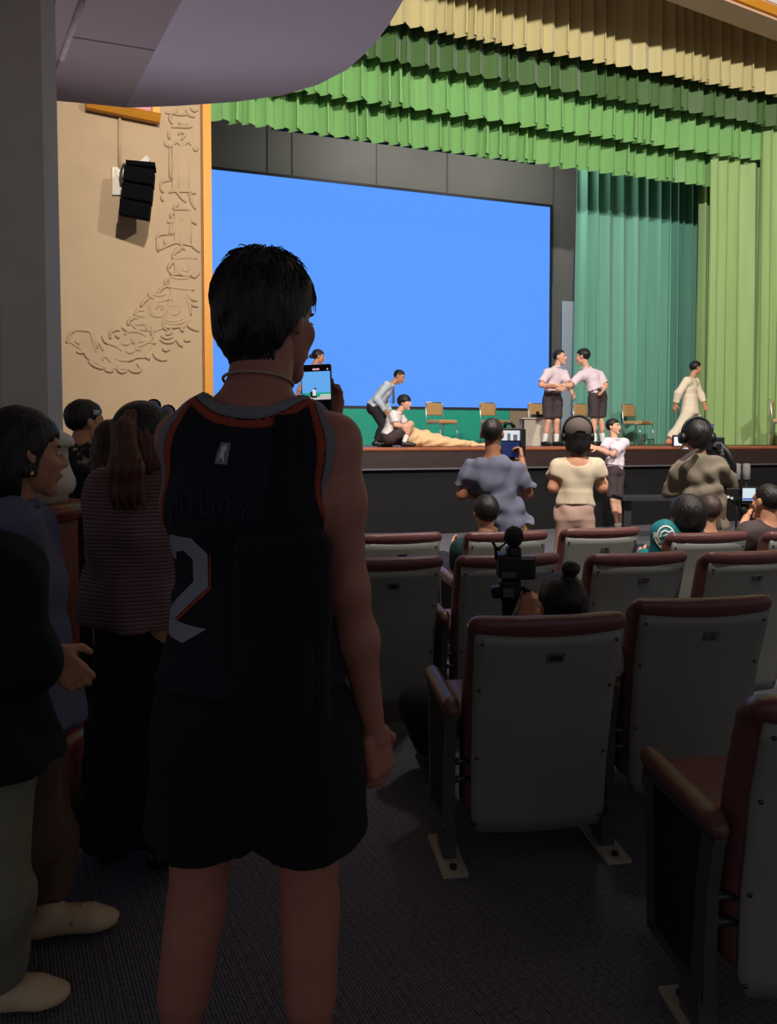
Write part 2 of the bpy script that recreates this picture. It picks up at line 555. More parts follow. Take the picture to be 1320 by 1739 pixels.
def hair_solid(hc, R, s, style, h, seed=1):
    rg = np.random.RandomState(seed)
    def loc(X, Y, Z):
        px, py, pz = X - hc[0], Y - hc[1], Z - hc[2]
        return [(px * R[0, i] + py * R[1, i] + pz * R[2, i]) / s for i in range(3)]
    L = lambda x, y, z: hc + R @ (V(x, y, z) * s)
    r = lambda *a: V(*a) * s
    pr = [ell(L(0, -0.014, 0.034), r(0.088, 0.108, 0.100), R)]
    fringe, nape, side = 0.060, -0.055, 0.020
    yb = 0.012
    if style == 'short': pass
    elif style == 'crop':
        pr = [ell(L(0, -0.014, 0.032), r(0.080, 0.101, 0.094), R)]; fringe, nape, side = 0.070, -0.05, 0.03
    elif style == 'thick':
        pr = [ell(L(0, -0.016, 0.036), r(0.094, 0.114, 0.106), R), ell(L(0, -0.03, -0.01), r(0.086, 0.09, 0.095), R)]
        fringe, nape, side = 0.040, -0.095, 0.0
    elif style == 'bowl':
        pr = [ell(L(0, -0.010, 0.036), r(0.096, 0.112, 0.100), R)]; fringe, nape, side = 0.028, -0.05, 0.0
    elif style in ('bob', 'long', 'pony'):
        pr += [ell(L(0, -0.030, -0.03), r(0.092, 0.085, 0.12), R)]
        fringe, nape, side = 0.045, -0.15, 0.0
        if style == 'bob':
            pr += [ell(L(0, -0.035, -0.07), r(0.088, 0.075, 0.09), R)]
        if style == 'long':
            pr += [ecap(L(0, -0.055, -0.02), L(0, -0.11, -0.30), 0.085 * s, 0.075 * s, 0.05 * s, 0.03 * s, R[:, 0])]
            nape = -0.36
        if style == 'pony':
            nape = -0.10
    elif style == 'bun_low':
        pr += [ell(L(0, -0.125, -0.015), r(0.036, 0.036, 0.036), R)]
    elif style == 'bun_top':
        pr += [ell(L(0.012, -0.06, 0.158), r(0.034, 0.032, 0.029), R), cap(L(0, -0.05, 0.12), L(0.01, -0.06, 0.15), 0.016 * s, 0.016 * s)]
        nape = -0.09
    def cut(Fv, X, Y, Z):
        x, y, z = loc(X, Y, Z)
        jag = 0.006 * np.sin(x * 190 + seed) + 0.004 * np.sin(x * 431 + 2 * seed)
        jag2 = 0.007 * np.sin(x * 170 + y * 120 + seed)
        if style in ('bob', 'long', 'pony'):
            zc = np.interp(y, [-0.12, -0.03, 0.010, 0.026, 0.050, 0.12], [nape, nape, nape + 0.03, side - 0.01, fringe, fringe + 0.006])
        else:
            zc = np.interp(y, [-0.12, -0.07, -0.035, -0.010, 0.020, 0.045, 0.12], [nape, nape + 0.004, nape * 0.6, side - 0.012, side, fringe, fringe + 0.006])
        line = (zc + (jag + jag2) * 0.7 - z) * 0.6
        neck = np.minimum(y + 0.02, -0.06 - z)
        g = (0.0011 * np.sin(x * 420 + 30 * z + 2 * np.sin(z * 35 + seed)) + 0.0010 * np.sin(y * 390 + 25 * z + seed) + 0.0016 * np.sin((x + y) * 90 - 40 * z + seed))
        Fv = Fv + g * s
        for c in (line, neck): Fv = -smin(-Fv, -c * s, 0.008 * s)
        return Fv
    return solid(pr, h, 0.02 * s, extra=cut, pad=0.03)

def face_parts(root, hc, R, s, mouth_open=False, brow=True):
    L = lambda x, y, z: hc + R @ (V(x, y, z) * s)
    for sx in (-1, 1):
        v, f = solid([ell(L(sx * 0.031, 0.0805, 0.006), V(0.0145, 0.0065, 0.0068) * s, R)], 0.0035 * s, 0)
        e = mesh_obj('eye', v, f, EYE_W, root)
        v, f = solid([ell(L(sx * 0.031, 0.085, 0.006), V(0.0068, 0.004, 0.0066) * s, R)], 0.0028 * s, 0)
        mesh_obj('iris', v, f, EYE, e)
        if brow:
            v, f = solid([cap(L(sx * 0.014, 0.088, 0.025), L(sx * 0.046, 0.079, 0.027), 0.0045 * s, 0.0035 * s)], 0.004 * s, 0)
            mesh_obj('eyebrow', v, f, HAIR, root)
    if mouth_open:
        v, f = solid([ell(L(0, 0.094, -0.060), V(0.019, 0.008, 0.014) * s, R)], 0.004 * s, 0)
        mesh_obj('mouth', v, f, MOUTH, root)
    else:
        v, f = solid([ell(L(0, 0.0955, -0.056), V(0.022, 0.0065, 0.0075) * s, R)], 0.004 * s, 0)
        mesh_obj('lips', v, f, LIPS, root)

def torso_prims(J, s, infl, hem=None, bulk=1.0):
    lat = unit(J['shr'] - J['shl']); up = unit(J['neck'] - J['pelvis'])
    ch, pe, ne = J['chest'], J['pelvis'], J['neck']
    mid = lerp(pe, ch, 0.5); i = infl
    top = ne - up * 0.055 * s
    b = s * bulk
    pr = [ecap(pe, mid, 0.150 * b + i, 0.128 * b + i, 0.108 * b + i, 0.094 * b + i, lat),
          ecap(mid, ch, 0.128 * b + i, 0.150 * b + i, 0.094 * b + i, 0.106 * b + i, lat),
          ecap(ch, top, 0.150 * b + i, 0.110 * b + i, 0.106 * b + i, 0.062 * b + i, lat)]
    for sd in ('shl', 'shr'):
        pr.append(cap(top + up * 0.008 * s, J[sd] + up * 0.004 * s, 0.050 * s + i, 0.050 * s + i))
        pr.append(cap(lerp(ch, top, 0.55), lerp(J[sd], ch, 0.22), 0.075 * s + i, 0.062 * s + i))
    if hem is not None:
        pr.append(ecap(mid, pe - up * hem * s, 0.134 * b + i, 0.160 * b + i * 1.9, 0.098 * b + i, 0.118 * b + i * 1.9, lat, True))
    return pr, lat, up

def leg_prims(J, sd, s, bulk=1.0):
    hi, kn, an = J['hi' + sd], J['kn' + sd], J['an' + sd]
    d = unit(an - kn); fw = J['fwd']
    b = s * bulk
    return [cap(hi, kn, 0.080 * b, 0.053 * b), cap(kn, an, 0.050 * b, 0.034 * b),
            cap(lerp(kn, an, 0.16) - fw * 0.016 * s, lerp(kn, an, 0.42) - fw * 0.014 * s, 0.047 * b, 0.045 * b)]

def foot_prims(J, sd, s):
    an = J['an' + sd]; t = J.get('toe' + sd)
    fw = unit(t) if t is not None else unit(V(J['fwd'][0], J['fwd'][1], 0))
    dn = J.get('sole' + sd, V(0, 0, -1))
    a = an + dn * 0.045 * s
    return [cap(an, a - fw * 0.02 * s, 0.036 * s, 0.036 * s), cap(a - fw * 0.025 * s, a + fw * 0.12 * s, 0.036 * s, 0.034 * s),
            ell(a + fw * 0.135 * s + dn * 0.004 * s, V(0.042, 0.055, 0.030) * s, frame(fw, -dn))], fw, dn, a

def person(base, label, J, s=1.0, h=0.014, skin=None, hair=None, top=None, bottom=None, shoe=None, sock=None,
           group=None, face=True, mouth_open=False, seed=1, bulk=1.0, hands=None, body_cut=None):
    skin = skin or SKIN
    root = empty('person', base, label, 'person', group)
    J = dict(J)
    lat = unit(J['shr'] - J['shl']); up = unit(J['neck'] - J['pelvis'])
    J['fwd'] = unit(np.cross(up, lat))
    hf = J.get('hf', J['fwd'])
    HR = frame(hf, J.get('hu', (0, 0, 1)))
    hc = J['head']
    hs = J.get('hs', s)
    # body
    pr, _, _ = torso_prims(J, s * 0.95, 0.0, bulk=bulk)
    pr.append(cap(J['neck'] - up * 0.04 * s, hc - HR[:, 2] * 0.05 * hs - HR[:, 1] * 0.012 * hs, J.get('neckr', 0.056) * s, J.get('neckr', 0.056) * 0.93 * s))
    for sd in 'lr':
        sh, el, wr = J['sh' + sd], J['el' + sd], J['wr' + sd]
        pr += [cap(sh, lerp(sh, el, 0.4), 0.050 * s * bulk, 0.047 * s * bulk), cap(lerp(sh, el, 0.4), el, 0.047 * s * bulk, 0.036 * s),
               cap(el, lerp(el, wr, 0.35), 0.037 * s, 0.039 * s), cap(lerp(el, wr, 0.35), wr, 0.039 * s, 0.025 * s)]
        pr += leg_prims(J, sd, s, bulk)
        if shoe is None: pr += foot_prims(J, sd, s)[0]
    parts = [solid(pr, h, 0.035 * s)]
    hh = min(h, 0.0075)
    parts.append(solid(head_prims(hc, HR, hs, mouth_open), hh, 0.012 * hs))
    hands = hands or {}
    for sd, sg in (('l', -1), ('r', 1)):
        el, wr = J['el' + sd], J['wr' + sd]
        hd = hands.get(sd, {})
        d = unit(hd.get('d', wr - el))
        n = hd.get('n', lat * sg); n = unit(n - d * np.dot(n, d) + 1e-6)
        td = np.cross(n, d)
        pref = hd.get('thumb', J['fwd'] + V(0, 0, 0.4))
        if np.dot(td, pref) < 0: td = -td
        parts.append(solid(hand_prims(wr, d, n, td, hd.get('curl', 0.35), s), min(h * 0.55, 0.0065), 0.006 * s))
    v, f = merge(*parts)
    mesh_obj('body', v, f, skin, root)
    if face: face_parts(root, hc, HR, hs, mouth_open)
    # hair
    if hair:
        style, hm = hair
        v, f = hair_solid(hc, HR, hs, style, min(h * 0.6, 0.008), seed)
        mesh_obj('hair', v, f, hm, root)
    # top
    if top:
        infl = top.get('infl', 0.016) * s; hem = top.get('hem', 0.06)
        pt, lat, up = torso_prims(J, s, infl, hem, bulk)
        sl = top.get('sleeve', 0.6)
        for sd in 'lr':
            sh, el, wr = J['sh' + sd], J['el' + sd], J['wr' + sd]
            if sl <= 1:
                pt.append(cap(sh, lerp(sh, el, 0.25), 0.050 * s * bulk + infl, 0.052 * s + infl))
                pt.append(cone(sh, lerp(sh, el, sl), 0.050 * s * bulk + infl, top.get('cuff', 0.056) * s + infl))
            else:
                pt.append(cap(sh, el, 0.050 * s * bulk + infl, 0.042 * s + infl))
                pt.append(cone(el, lerp(el, wr, sl - 1), 0.042 * s + infl, 0.033 * s + infl))
                pt.append(cap(el, lerp(el, wr, 0.3), 0.042 * s + infl, 0.038 * s + infl))
        nd = top.get('neck', 0.02)
        subs = [cap(J['neck'] - up * (nd - 0.075) * s + J['fwd'] * top.get('neckshift', 0.01) * s, hc, top.get('neckr', 0.066) * s, 0.085 * s)]
        v, f = solid(pt, h * 0.9, 0.03 * s, subs=subs, noise=(top.get('fold', 0.005) * s, top.get('fscale', 38), seed + 5))
        so = mesh_obj(top.get('name', 'shirt'), v, f, top['mat'], root)
        if top.get('collar'):
            cpts = []
            for k in range(13):
                a = math.radians(-150 + 300 * k / 12) + math.pi
                cpts.append(J['neck'] + up * (0.012 - 0.012 * math.cos(a)) * s + (lat * math.sin(a) * 0.070 - J['fwd'] * math.cos(a) * 0.070) * s)
            MB().tube(cpts, 0.017 * s, 8).build('collar', top['mat'], so, True)
    # bottom
    if bottom:
        bi = bottom.get('infl', 0.014) * s; ln = bottom.get('len', 1.9)
        pe = J['pelvis']; wa = lerp(pe, J['chest'], 0.32)
        pb = [ecap(pe - up * 0.03 * s, wa, 0.152 * s * bulk + bi, 0.138 * s * bulk + bi * 0.6, 0.112 * s * bulk + bi, 0.100 * s * bulk + bi * 0.6, lat, True)]
        pb.append(ecap(pe - up * 0.05 * s, pe, 0.145 * s * bulk + bi, 0.152 * s * bulk + bi, 0.10 * s * bulk + bi, 0.112 * s * bulk + bi, lat))
        fl = bottom.get('flare', 0.0) * s
        if bottom.get('type') == 'skirt':
            bt = bottom['to']
            pb.append(ecap(pe, bt, 0.155 * s + bi, bottom.get('w', 0.22), 0.115 * s + bi, bottom.get('d', 0.17), lat, True))
        else:
            for sd in 'lr':
                hi, kn, an = J['hi' + sd], J['kn' + sd], J['an' + sd]
                if ln <= 1:
                    pb.append(cap(hi, lerp(hi, kn, 0.3), 0.084 * s * bulk + bi, 0.078 * s * bulk + bi))
                    pb.append(cone(hi, lerp(hi, kn, ln), 0.084 * s * bulk + bi, 0.070 * s * bulk + bi + fl))
                else:
                    pb.append(cap(hi, kn, 0.084 * s * bulk + bi, 0.060 * s * bulk + bi))
                    pb.append(cap(kn, lerp(kn, an, min(ln - 1, 0.5)), 0.060 * s + bi, 0.056 * s + bi))
                    pb.append(cone(kn, lerp(kn, an, ln - 1), 0.060 * s + bi, 0.050 * s + bi + fl))
        v, f = solid(pb, h * 0.9, 0.03 * s, noise=(bottom.get('fold', 0.005) * s, bottom.get('fscale', 30), seed + 9))
        mesh_obj(bottom.get('name', 'trousers'), v, f, bottom['mat'], root)
        if bottom.get('belt'):
            pbelt = [ecap(lerp(wa, pe, 0.18), wa + up * 0.005 * s, 0.143 * s * bulk + bi, 0.141 * s * bulk + bi, 0.106 * s * bulk + bi, 0.104 * s * bulk + bi, lat, True)]
            v, f = solid(pbelt, h * 0.7, 0)
            bo = mesh_obj('belt', v, f, mat('belt_black', (26, 22, 22), 0.4), root)
            c = lerp(wa, pe, 0.1) + J['fwd'] * (0.108 * s * bulk + bi) * bottom['belt']
            MB().box(c, V(0.045, 0.02, 0.035) * s, frame(J['fwd'])).build('buckle', mat('buckle_metal', (200, 198, 190), 0.3, 0.8), bo)
    for sd in 'lr':
        fp, fw, dn, a = foot_prims(J, sd, s)
        if shoe is not None:
            pr = [cap(a - fw * 0.03 * s, a + fw * 0.12 * s, 0.044 * s, 0.040 * s), ell(a + fw * 0.145 * s + dn * 0.008 * s, V(0.044, 0.060, 0.028) * s, frame(fw, -dn)),
                  cap(J['an' + sd] + dn * 0.01 * s, a - fw * 0.02 * s, 0.042 * s, 0.044 * s)]
            def flat(Fv, X, Y, Z, a=a, dn=dn):
                t = (X - a[0]) * dn[0] + (Y - a[1]) * dn[1] + (Z - a[2]) * dn[2]
                return np.maximum(Fv, t - 0.034 * s)
            v, f = solid(pr, h * 0.75, 0.02 * s, extra=flat)
            mesh_obj('shoe', v, f, shoe, root)
        if sock is not None:
            kn, an = J['kn' + sd], J['an' + sd]
            v, f = solid([cone(lerp(kn, an, sock[1]), an + unit(an - kn) * 0.02 * s, 0.046 * s, 0.042 * s)], h * 0.7, 0)
            mesh_obj('sock', v, f, sock[0], root)
    return root, J, HR

def px(Yc, **k):
    return {n: P(t[0], t[1], Yc + (t[2] if len(t) > 2 else 0.0)) for n, t in k.items()}

def standing(pos, yaw, H=1.72, arms=None):
    """plain upright skeleton: pos on the ground, yaw 0 faces +Y"""
    R = rotz(yaw); q = H / 1.72
    loc = dict(head=(0, 0.01, 1.605), neck=(0, -0.01, 1.44), chest=(0, 0, 1.24), pelvis=(0, 0, 0.95),
               shl=(-0.175, 0, 1.40), shr=(0.175, 0, 1.40), ell=(-0.225, -0.02, 1.12), elr=(0.225, -0.02, 1.12),
               wrl=(-0.235, 0.05, 0.87), wrr=(0.235, 0.05, 0.87), hil=(-0.09, 0, 0.90), hir=(0.09, 0, 0.90),
               knl=(-0.10, 0.02, 0.49), knr=(0.10, 0.02, 0.49), anl=(-0.10, -0.02, 0.085), anr=(0.10, -0.02, 0.085))
    return {n: np.asarray(pos, float) + R @ (V(*c) * q) for n, c in loc.items()}

def seated(pos, yaw, H=1.70, seat=0.44):
    R = rotz(yaw); q = H / 1.72
    loc = dict(head=(0, 0.02, seat + 0.76), neck=(0, -0.02, seat + 0.59), chest=(0, -0.04, seat + 0.38), pelvis=(0, -0.03, seat + 0.10),
               shl=(-0.175, -0.02, seat + 0.55), shr=(0.175, -0.02, seat + 0.55), ell=(-0.22, 0.06, seat + 0.28), elr=(0.22, 0.06, seat + 0.28),
               wrl=(-0.12, 0.28, seat + 0.26), wrr=(0.12, 0.28, seat + 0.26), hil=(-0.09, 0.02, seat + 0.09), hir=(0.09, 0.02, seat + 0.09),
               knl=(-0.11, 0.42, seat + 0.09), knr=(0.11, 0.42, seat + 0.09), anl=(-0.11, 0.44, 0.085), anr=(0.11, 0.44, 0.085))
    return {n: np.asarray(pos, float) + R @ (V(*c) * V(q, q, 1)) for n, c in loc.items()}
# ------------------------------------------------------------------ the hall
S = 0.33                                    # the stage is turned against the camera axis
STAGE_ANG = math.atan(S)
T = V(math.cos(STAGE_ANG), math.sin(STAGE_ANG), 0)     # along the stage front, to the right
N = V(-math.sin(STAGE_ANG), math.cos(STAGE_ANG), 0)    # into the stage
STAGE_Z = 1.29
def depth_at(u, Y0, s=S):
    return Y0 / (1 - s * (u - 660) / F_PX)
def on_plane(u, v, Y0, s=S):
    """point seen at (u, v) on the upright plane that crosses the camera axis at Y0"""
    x = (u - 660) / F_PX; y = -(v - V0) / F_PX
    d = V(x, math.cos(PITCH) + y * math.sin(PITCH), -math.sin(PITCH) + y * math.cos(PITCH))
    t = Y0 / (d[1] - s * d[0])
    return V(0, 0, CAM_Z) + d * t
def stage_pt(x, Y0, z):
    """x world coordinate on the plane Y0"""
    return V(x, Y0 + S * x, z)

CREAM = mat('cream_plaster', (166, 142, 112), 0.85, noise=0.05, nscale=3, bump=0.12, bscale=60)
GOLD = mat('gold_paint', (198, 134, 40), 0.45, 0.1, noise=0.06)
CARPET = mat_carpet('ribbed_carpet')
SOFFIT = mat('soffit_paint', (228, 218, 232), 0.9, noise=0.04, nscale=2)
CEIL = mat('ceiling_paint', (150, 132, 118), 0.9, noise=0.04, nscale=2)
GREYWALL = mat('stage_wall_grey', (120, 120, 114), 0.7, noise=0.06, nscale=2)
PLASTER = mat('column_plaster', (205, 198, 184), 0.6, noise=0.05, nscale=6)
WOOD_RED = mat_wood('red_brown_wood', (92, 30, 16), (138, 52, 28), 0.3)
WOOD_DARK = mat_wood('dark_fascia_wood', (38, 24, 23), (54, 34, 32), 0.5, (1.2, 1.2, 14))
WOOD_EDGE = mat_wood('stage_edge_wood', (136, 78, 50), (168, 100, 66), 0.35, (1.5, 1.5, 10))
BLACK = mat('black_plastic', (16, 16, 18), 0.45, noise=0.1)
DARKCLOTH = mat('black_skirting', (12, 11, 14), 0.9, noise=0.1)
METAL_GREY = mat('grey_metal', (120, 120, 122), 0.4, 0.6, noise=0.06)

o = MB().box((2, 4.0, -0.1), (22, 22, 0.2)).build('floor', CARPET); structure(o, 'dark ribbed carpet floor of the hall')

# stage body
def slab(Y0a, Y0b, x0, x1, z0, z1):
    return [stage_pt(x0, Y0a, z0), stage_pt(x1, Y0a, z0), stage_pt(x1, Y0b, z0), stage_pt(x0, Y0b, z0)], V(0, 0, z1 - z0)
FRONT = 10.6
XL, XR = -7.0, 11.0
o = MB().prism(*slab(FRONT + 0.10, 18.6, XL, XR, 0.0, STAGE_Z - 0.02)).build('stage_block', DARKCLOTH); structure(o, 'dark block of the raised stage')
o = MB().prism(*slab(FRONT + 0.04, 18.6, XL, XR, STAGE_Z - 0.03, STAGE_Z)).build('stage_floor', mat_wood('stage_boards', (126, 82, 56), (150, 100, 70), 0.4, (1, 9, 1))); structure(o, 'brown wooden stage floor')
o = MB().prism(*slab(FRONT, FRONT + 0.09, XL, XR, STAGE_Z - 0.055, STAGE_Z + 0.002)).build('stage_nosing', WOOD_EDGE); o.modifiers.new('b', 'BEVEL').width = 0.02; structure(o, 'orange brown wooden edge of the stage')
o = MB().prism(*slab(FRONT + 0.03, FRONT + 0.10, XL, XR, STAGE_Z - 0.30, STAGE_Z - 0.055)).build('stage_fascia', WOOD_DARK); structure(o, 'dark brown fascia board under the stage edge')
o = MB().prism(*slab(FRONT + 0.02, FRONT + 0.09, XL, XR, STAGE_Z - 0.325, STAGE_Z - 0.30)).build('trim_1', METAL_GREY); structure(o, 'thin pale metal strip below the stage fascia')

# upstage wall with the video wall
SCR = 15.75
o = MB().prism(*slab(SCR + 0.10, SCR + 0.30, -7, 12, STAGE_Z, 9.4)).build('wall_stage', GREYWALL); structure(o, 'grey upstage wall around the video screen')
for uu in (455, 497, 640, 760, 940):
    p = on_plane(uu, 300, SCR + 0.09)
    MB().box((p[0], p[1], 7.0), (0.018, 0.02, 4.0), rotz(STAGE_ANG)).build('panel_joint', mat('joint_grey', (96, 96, 94), 0.7), o)
a = on_plane(330, 288, SCR); b = on_plane(935, 352, SCR); c = on_plane(935, 694, SCR)
ztop, zbot = b[2], c[2]
xl, xr = a[0] - 0.5, b[0]
scr = empty('video_screen', stage_pt((xl + xr) / 2, SCR, zbot), 'huge glowing blue video screen at the back of the stage', 'screen')
fr = 0.05
m_blue = mat('screen_blue', (10, 14, 24), 0.9, noise=0, spec=0.02, emit=(92, 156, 255), estr=1.0)
MB().prism([stage_pt(xl, SCR, zbot), stage_pt(xr, SCR, zbot), stage_pt(xr, SCR, ztop), stage_pt(xl, SCR, ztop)], N * 0.02).build('display', m_blue, scr)
DKF = mat('screen_frame', (40, 42, 48), 0.5)
mb = MB()
for (x0, x1, z0, z1) in ((xl - fr, xr + fr, ztop, ztop + fr), (xl - fr, xr + fr, zbot - fr * 1.2, zbot), (xr, xr + fr, zbot, ztop), (xl - fr, xl, zbot, ztop)):
    mb.prism([stage_pt(x0, SCR - 0.03, z0), stage_pt(x1, SCR - 0.03, z0), stage_pt(x1, SCR - 0.03, z1), stage_pt(x0, SCR - 0.03, z1)], N * 0.13)
mb.build('frame', DKF, scr)
# green panel under the screen, beige plinth right of it
pg = on_plane(865, 700, SCR - 0.05)
o = MB().prism([stage_pt(xl, SCR - 0.10, STAGE_Z), stage_pt(pg[0], SCR - 0.10, STAGE_Z), stage_pt(pg[0], SCR - 0.10, zbot - 0.065), stage_pt(xl, SCR - 0.10, zbot - 0.065)], N * 0.18).build('low_panel', mat('green_panel', (30, 164, 138), 0.6, noise=0.05, nscale=4))
tag(o, 'low emerald green panel under the blue screen', 'panel')
pb_ = on_plane(962, 700, SCR - 0.05)
o = MB().prism([stage_pt(pg[0] + 0.01, SCR - 0.08, STAGE_Z), stage_pt(pb_[0], SCR - 0.08, STAGE_Z), stage_pt(pb_[0], SCR - 0.08, zbot - 0.065), stage_pt(pg[0] + 0.01, SCR - 0.08, zbot - 0.065)], N * 0.16).build('low_panel', mat('beige_panel', (150, 130, 108), 0.7, noise=0.04))
tag(o, 'low beige panel right of the emerald green one', 'panel')
# pale standing panel beside the teal curtain
p0 = on_plane(957, 511, 15.2); p1 = on_plane(982, 511, 15.2)
o = MB().prism([stage_pt(p0[0], 15.2, STAGE_Z), stage_pt(p1[0] + 0.3, 15.2, STAGE_Z), stage_pt(p1[0] + 0.3, 15.2, p0[2]), stage_pt(p0[0], 15.2, p0[2])], N * 0.05).build('flat_panel', mat('pale_blue_flat', (190, 204, 212), 0.7, noise=0.04))
tag(o, 'pale blue-grey upright panel at the teal curtain edge', 'panel')
# hanging batten
pa = on_plane(462, 216, 14.3); pb2 = on_plane(908, 276, 14.3)
zz = (pa[2] + pb2[2]) / 2
bat = empty('lighting_batten', (pa[0], pa[1], zz), 'long thin black batten hanging above the screen', 'batten')
MB().tube([pa, pb2], 0.045, 8).build('pipe', BLACK, bat, True)
for q, dx in ((pa, 0.22), (pb2, -0.1)):
    MB().box(q + T * dx + V(0, 0, 0.12), (0.10, 0.10, 0.30), rotz(STAGE_ANG)).build('bracket', BLACK, bat)
    MB().tube([q + T * dx + V(0, 0, 0.25), q + T * dx + V(0, 0, 3.0)], 0.012, 6).build('hanger', BLACK, bat, True)

# splayed cream wall left of the stage with gold proscenium edge
WS = 0.56
W0 = 11.35
def wall_pt(u, v, off=0.0):
    n = unit(V(WS, -1, 0))
    p = on_plane(u, v, W0, WS)
    return p + n * off
WN = unit(V(WS, -1, 0))                     # out of the wall, towards the hall
WT = unit(V(1, WS, 0))
xw1 = wall_pt(344, 400)[0]
wx = lambda x, z, off=0.0: V(x, W0 + WS * x, z) + WN * off
mb = MB().prism([wx(-9.5, 0), wx(xw1, 0), wx(xw1, 9.6), wx(-9.5, 9.6)], -WN * 0.4)
o = mb.build('wall_left', CREAM); structure(o, 'cream plaster wall left of the stage')
WALL_L = o
xg = wall_pt(358, 400)[0]
o = MB().prism([wx(xw1, 0, 0.06), wx(xg, 0, 0.06), wx(xg, 9.6, 0.06), wx(xw1, 9.6, 0.06)], -WN * 0.5).build('trim_2', GOLD); structure(o, 'gold painted upright edge of the stage opening')
o = MB().prism([wx(xw1 - 0.012, 0, 0.03), wx(xw1 + 0.004, 0, 0.03), wx(xw1 + 0.004, 9.6, 0.03), wx(xw1 - 0.012, 9.6, 0.03)], -WN * 0.1).build('trim_3', mat('dark_gold', (150, 92, 36), 0.5)); structure(o)  # thin strip in a darker gold beside the trim

# plaster relief: raised strokes that follow the ornament
RELIEF_A = [  # lower scrollwork, pixels of the 100..350 x 420..650 crop at 5.28x
 [(70,860),(90,790),(140,745),(215,742),(285,760),(300,820),(315,880),(335,945)], [(145,835),(185,870)], [(155,935),(200,945),(225,930),(245,975),(275,1010)],
 [(265,1020),(320,1062),(400,1092)], [(410,1098),(450,1108),(490,1110)], [(525,1040),(535,1105),(575,1118),(610,1108)], [(625,1095),(670,1115),(715,1112),(730,1080),(700,1040)],
 [(390,785),(410,840),(460,865),(520,890),(560,930)], [(360,860),(385,885),(390,930)], [(390,1020),(400,985),(430,980),(450,1010),(460,1035)],
 [(460,820),(465,760),(510,738),(545,745)], [(510,780),(540,815)], [(505,995),(570,1015),(640,1008),(700,985),(770,990)], [(565,715),(610,745),(660,752),(690,770)],
 [(590,790),(620,760),(680,750),(740,770),(780,800)], [(620,700),(630,655),(680,630),(720,640)], [(680,605),(720,560),(760,575)], [(670,600),(720,612),(765,628)],
 [(680,688),(720,692),(770,685),(785,740)], [(735,535),(760,490),(810,450)], [(808,400),(820,440),(850,465)], [(800,560),(830,605),(890,620),(940,612)],
 [(820,480),(815,540),(840,590),(900,605)], [(880,425),(920,370),(965,350)], [(850,430),(900,432),(960,420)], [(890,495),(960,470),(1000,455),(1010,490)],
 [(955,345),(960,300),(1000,262)], [(960,350),(1020,360),(1100,372),(1215,382)], [(980,530),(1065,520),(1070,580),(1030,605),(985,590)], [(980,530),(950,610),(935,710),(970,745)],
 [(950,650),(1010,665),(1080,655),(1130,620)], [(960,680),(1030,690),(1110,672),(1145,650)], [(945,715),(1010,718),(1095,712)], [(1005,720),(1000,765),(960,785)],
 [(1095,715),(1110,760)], [(1145,690),(1190,725),(1255,750)], [(1150,470),(1195,515),(1250,532)], [(1140,410),(1180,460),(1240,480)], [(1130,440),(1170,520),(1180,610)],
 [(905,825),(950,850),(1010,848),(1045,825)], [(915,790),(960,815),(1020,800)], [(1055,825),(1085,870),(1110,890)], [(1120,835),(1180,835)], [(930,900),(955,925),(995,908)],
 [(845,945),(870,985),(920,1008),(970,1008)], [(770,975),(815,1005)], [(710,850),(770,838),(820,830),(850,765)], [(685,900),(740,880),(800,850),(870,862)], [(600,930),(640,945),(690,915)],
 [(655,815),(670,870)], [(680,895),(700,915),(745,918)], [(1015,70),(1035,100),(1130,92),(1215,100),(1225,80)], [(1020,80),(1060,20),(1110,5)], [(1045,110),(1060,180),(1090,240),(1190,245),(1205,120)],
 [(975,195),(1000,150),(1040,115)], [(975,195),(1025,250),(1050,215)], [(1195,245),(1210,268),(1260,225)], [(1085,150),(1130,140),(1165,170),(1150,210),(1110,205),(1105,175),(1130,170)],
 [(985,265),(1080,280),(1180,275)], [(870,560),(890,520),(930,530),(915,570)], [(560,860),(600,870),(640,855)], [(300,790),(330,850),(350,910)], [(820,690),(840,740),(830,790)]]
RELIEF_B = [  # upper column ornament, pixels of the 230..370 x 170..440 crop at 6.44x
 [(325,140),(390,145),(440,125),(455,90)], [(555,110),(590,165),(650,188)], [(600,85),(640,120),(680,108)], [(400,160),(375,200),(400,265)], [(420,155),(500,158),(570,160)],
 [(395,298),(480,292),(580,295),(620,285)], [(470,250),(520,265),(570,258)], [(365,340),(370,430)], [(318,455),(340,498),(390,500),(425,480)], [(430,490),(455,455),(510,500),(570,460),(610,500)],
 [(470,380),(500,350),(540,380),(500,440)], [(635,520),(655,550),(685,525)], [(380,520),(380,870)], [(410,520),(412,850),(390,875)], [(468,500),(468,1000)], [(580,520),(582,1000)],
 [(275,960),(285,900),(330,880),(380,878)], [(275,950),(300,1015)], [(285,1050),(300,1110)], [(370,1020),(420,985),(460,1015),(500,1070),(555,1120)], [(570,1020),(600,1040),(610,1110),(660,1200)],
 [(595,1010),(660,1020)], [(415,1195),(440,1160),(475,1130)], [(415,1200),(480,1192),(560,1195),(605,1205)], [(385,1290),(390,1250),(430,1225)], [(345,1332),(390,1335),(430,1320)],
 [(480,1260),(490,1300),(515,1320)], [(590,1300),(665,1360)], [(390,1345),(385,1420),(370,1465)], [(420,1330),(415,1430),(385,1475)], [(480,1340),(485,1480),(500,1590),(540,1640)], [(600,1330),(600,1560)],
 [(235,1560),(240,1490),(290,1468),(370,1470)], [(235,1545),(250,1660)], [(260,1640),(330,1600),(430,1560),(490,1575)], [(320,1520),(330,1590)], [(590,1570),(650,1620),(705,1665)], [(400,1700),(440,1665),(500,1640)],
 [(400,1705),(430,1735),(530,1730),(650,1735)]]
REL = mat('relief_plaster', (165, 141, 111), 0.85, noise=0.05, nscale=4)
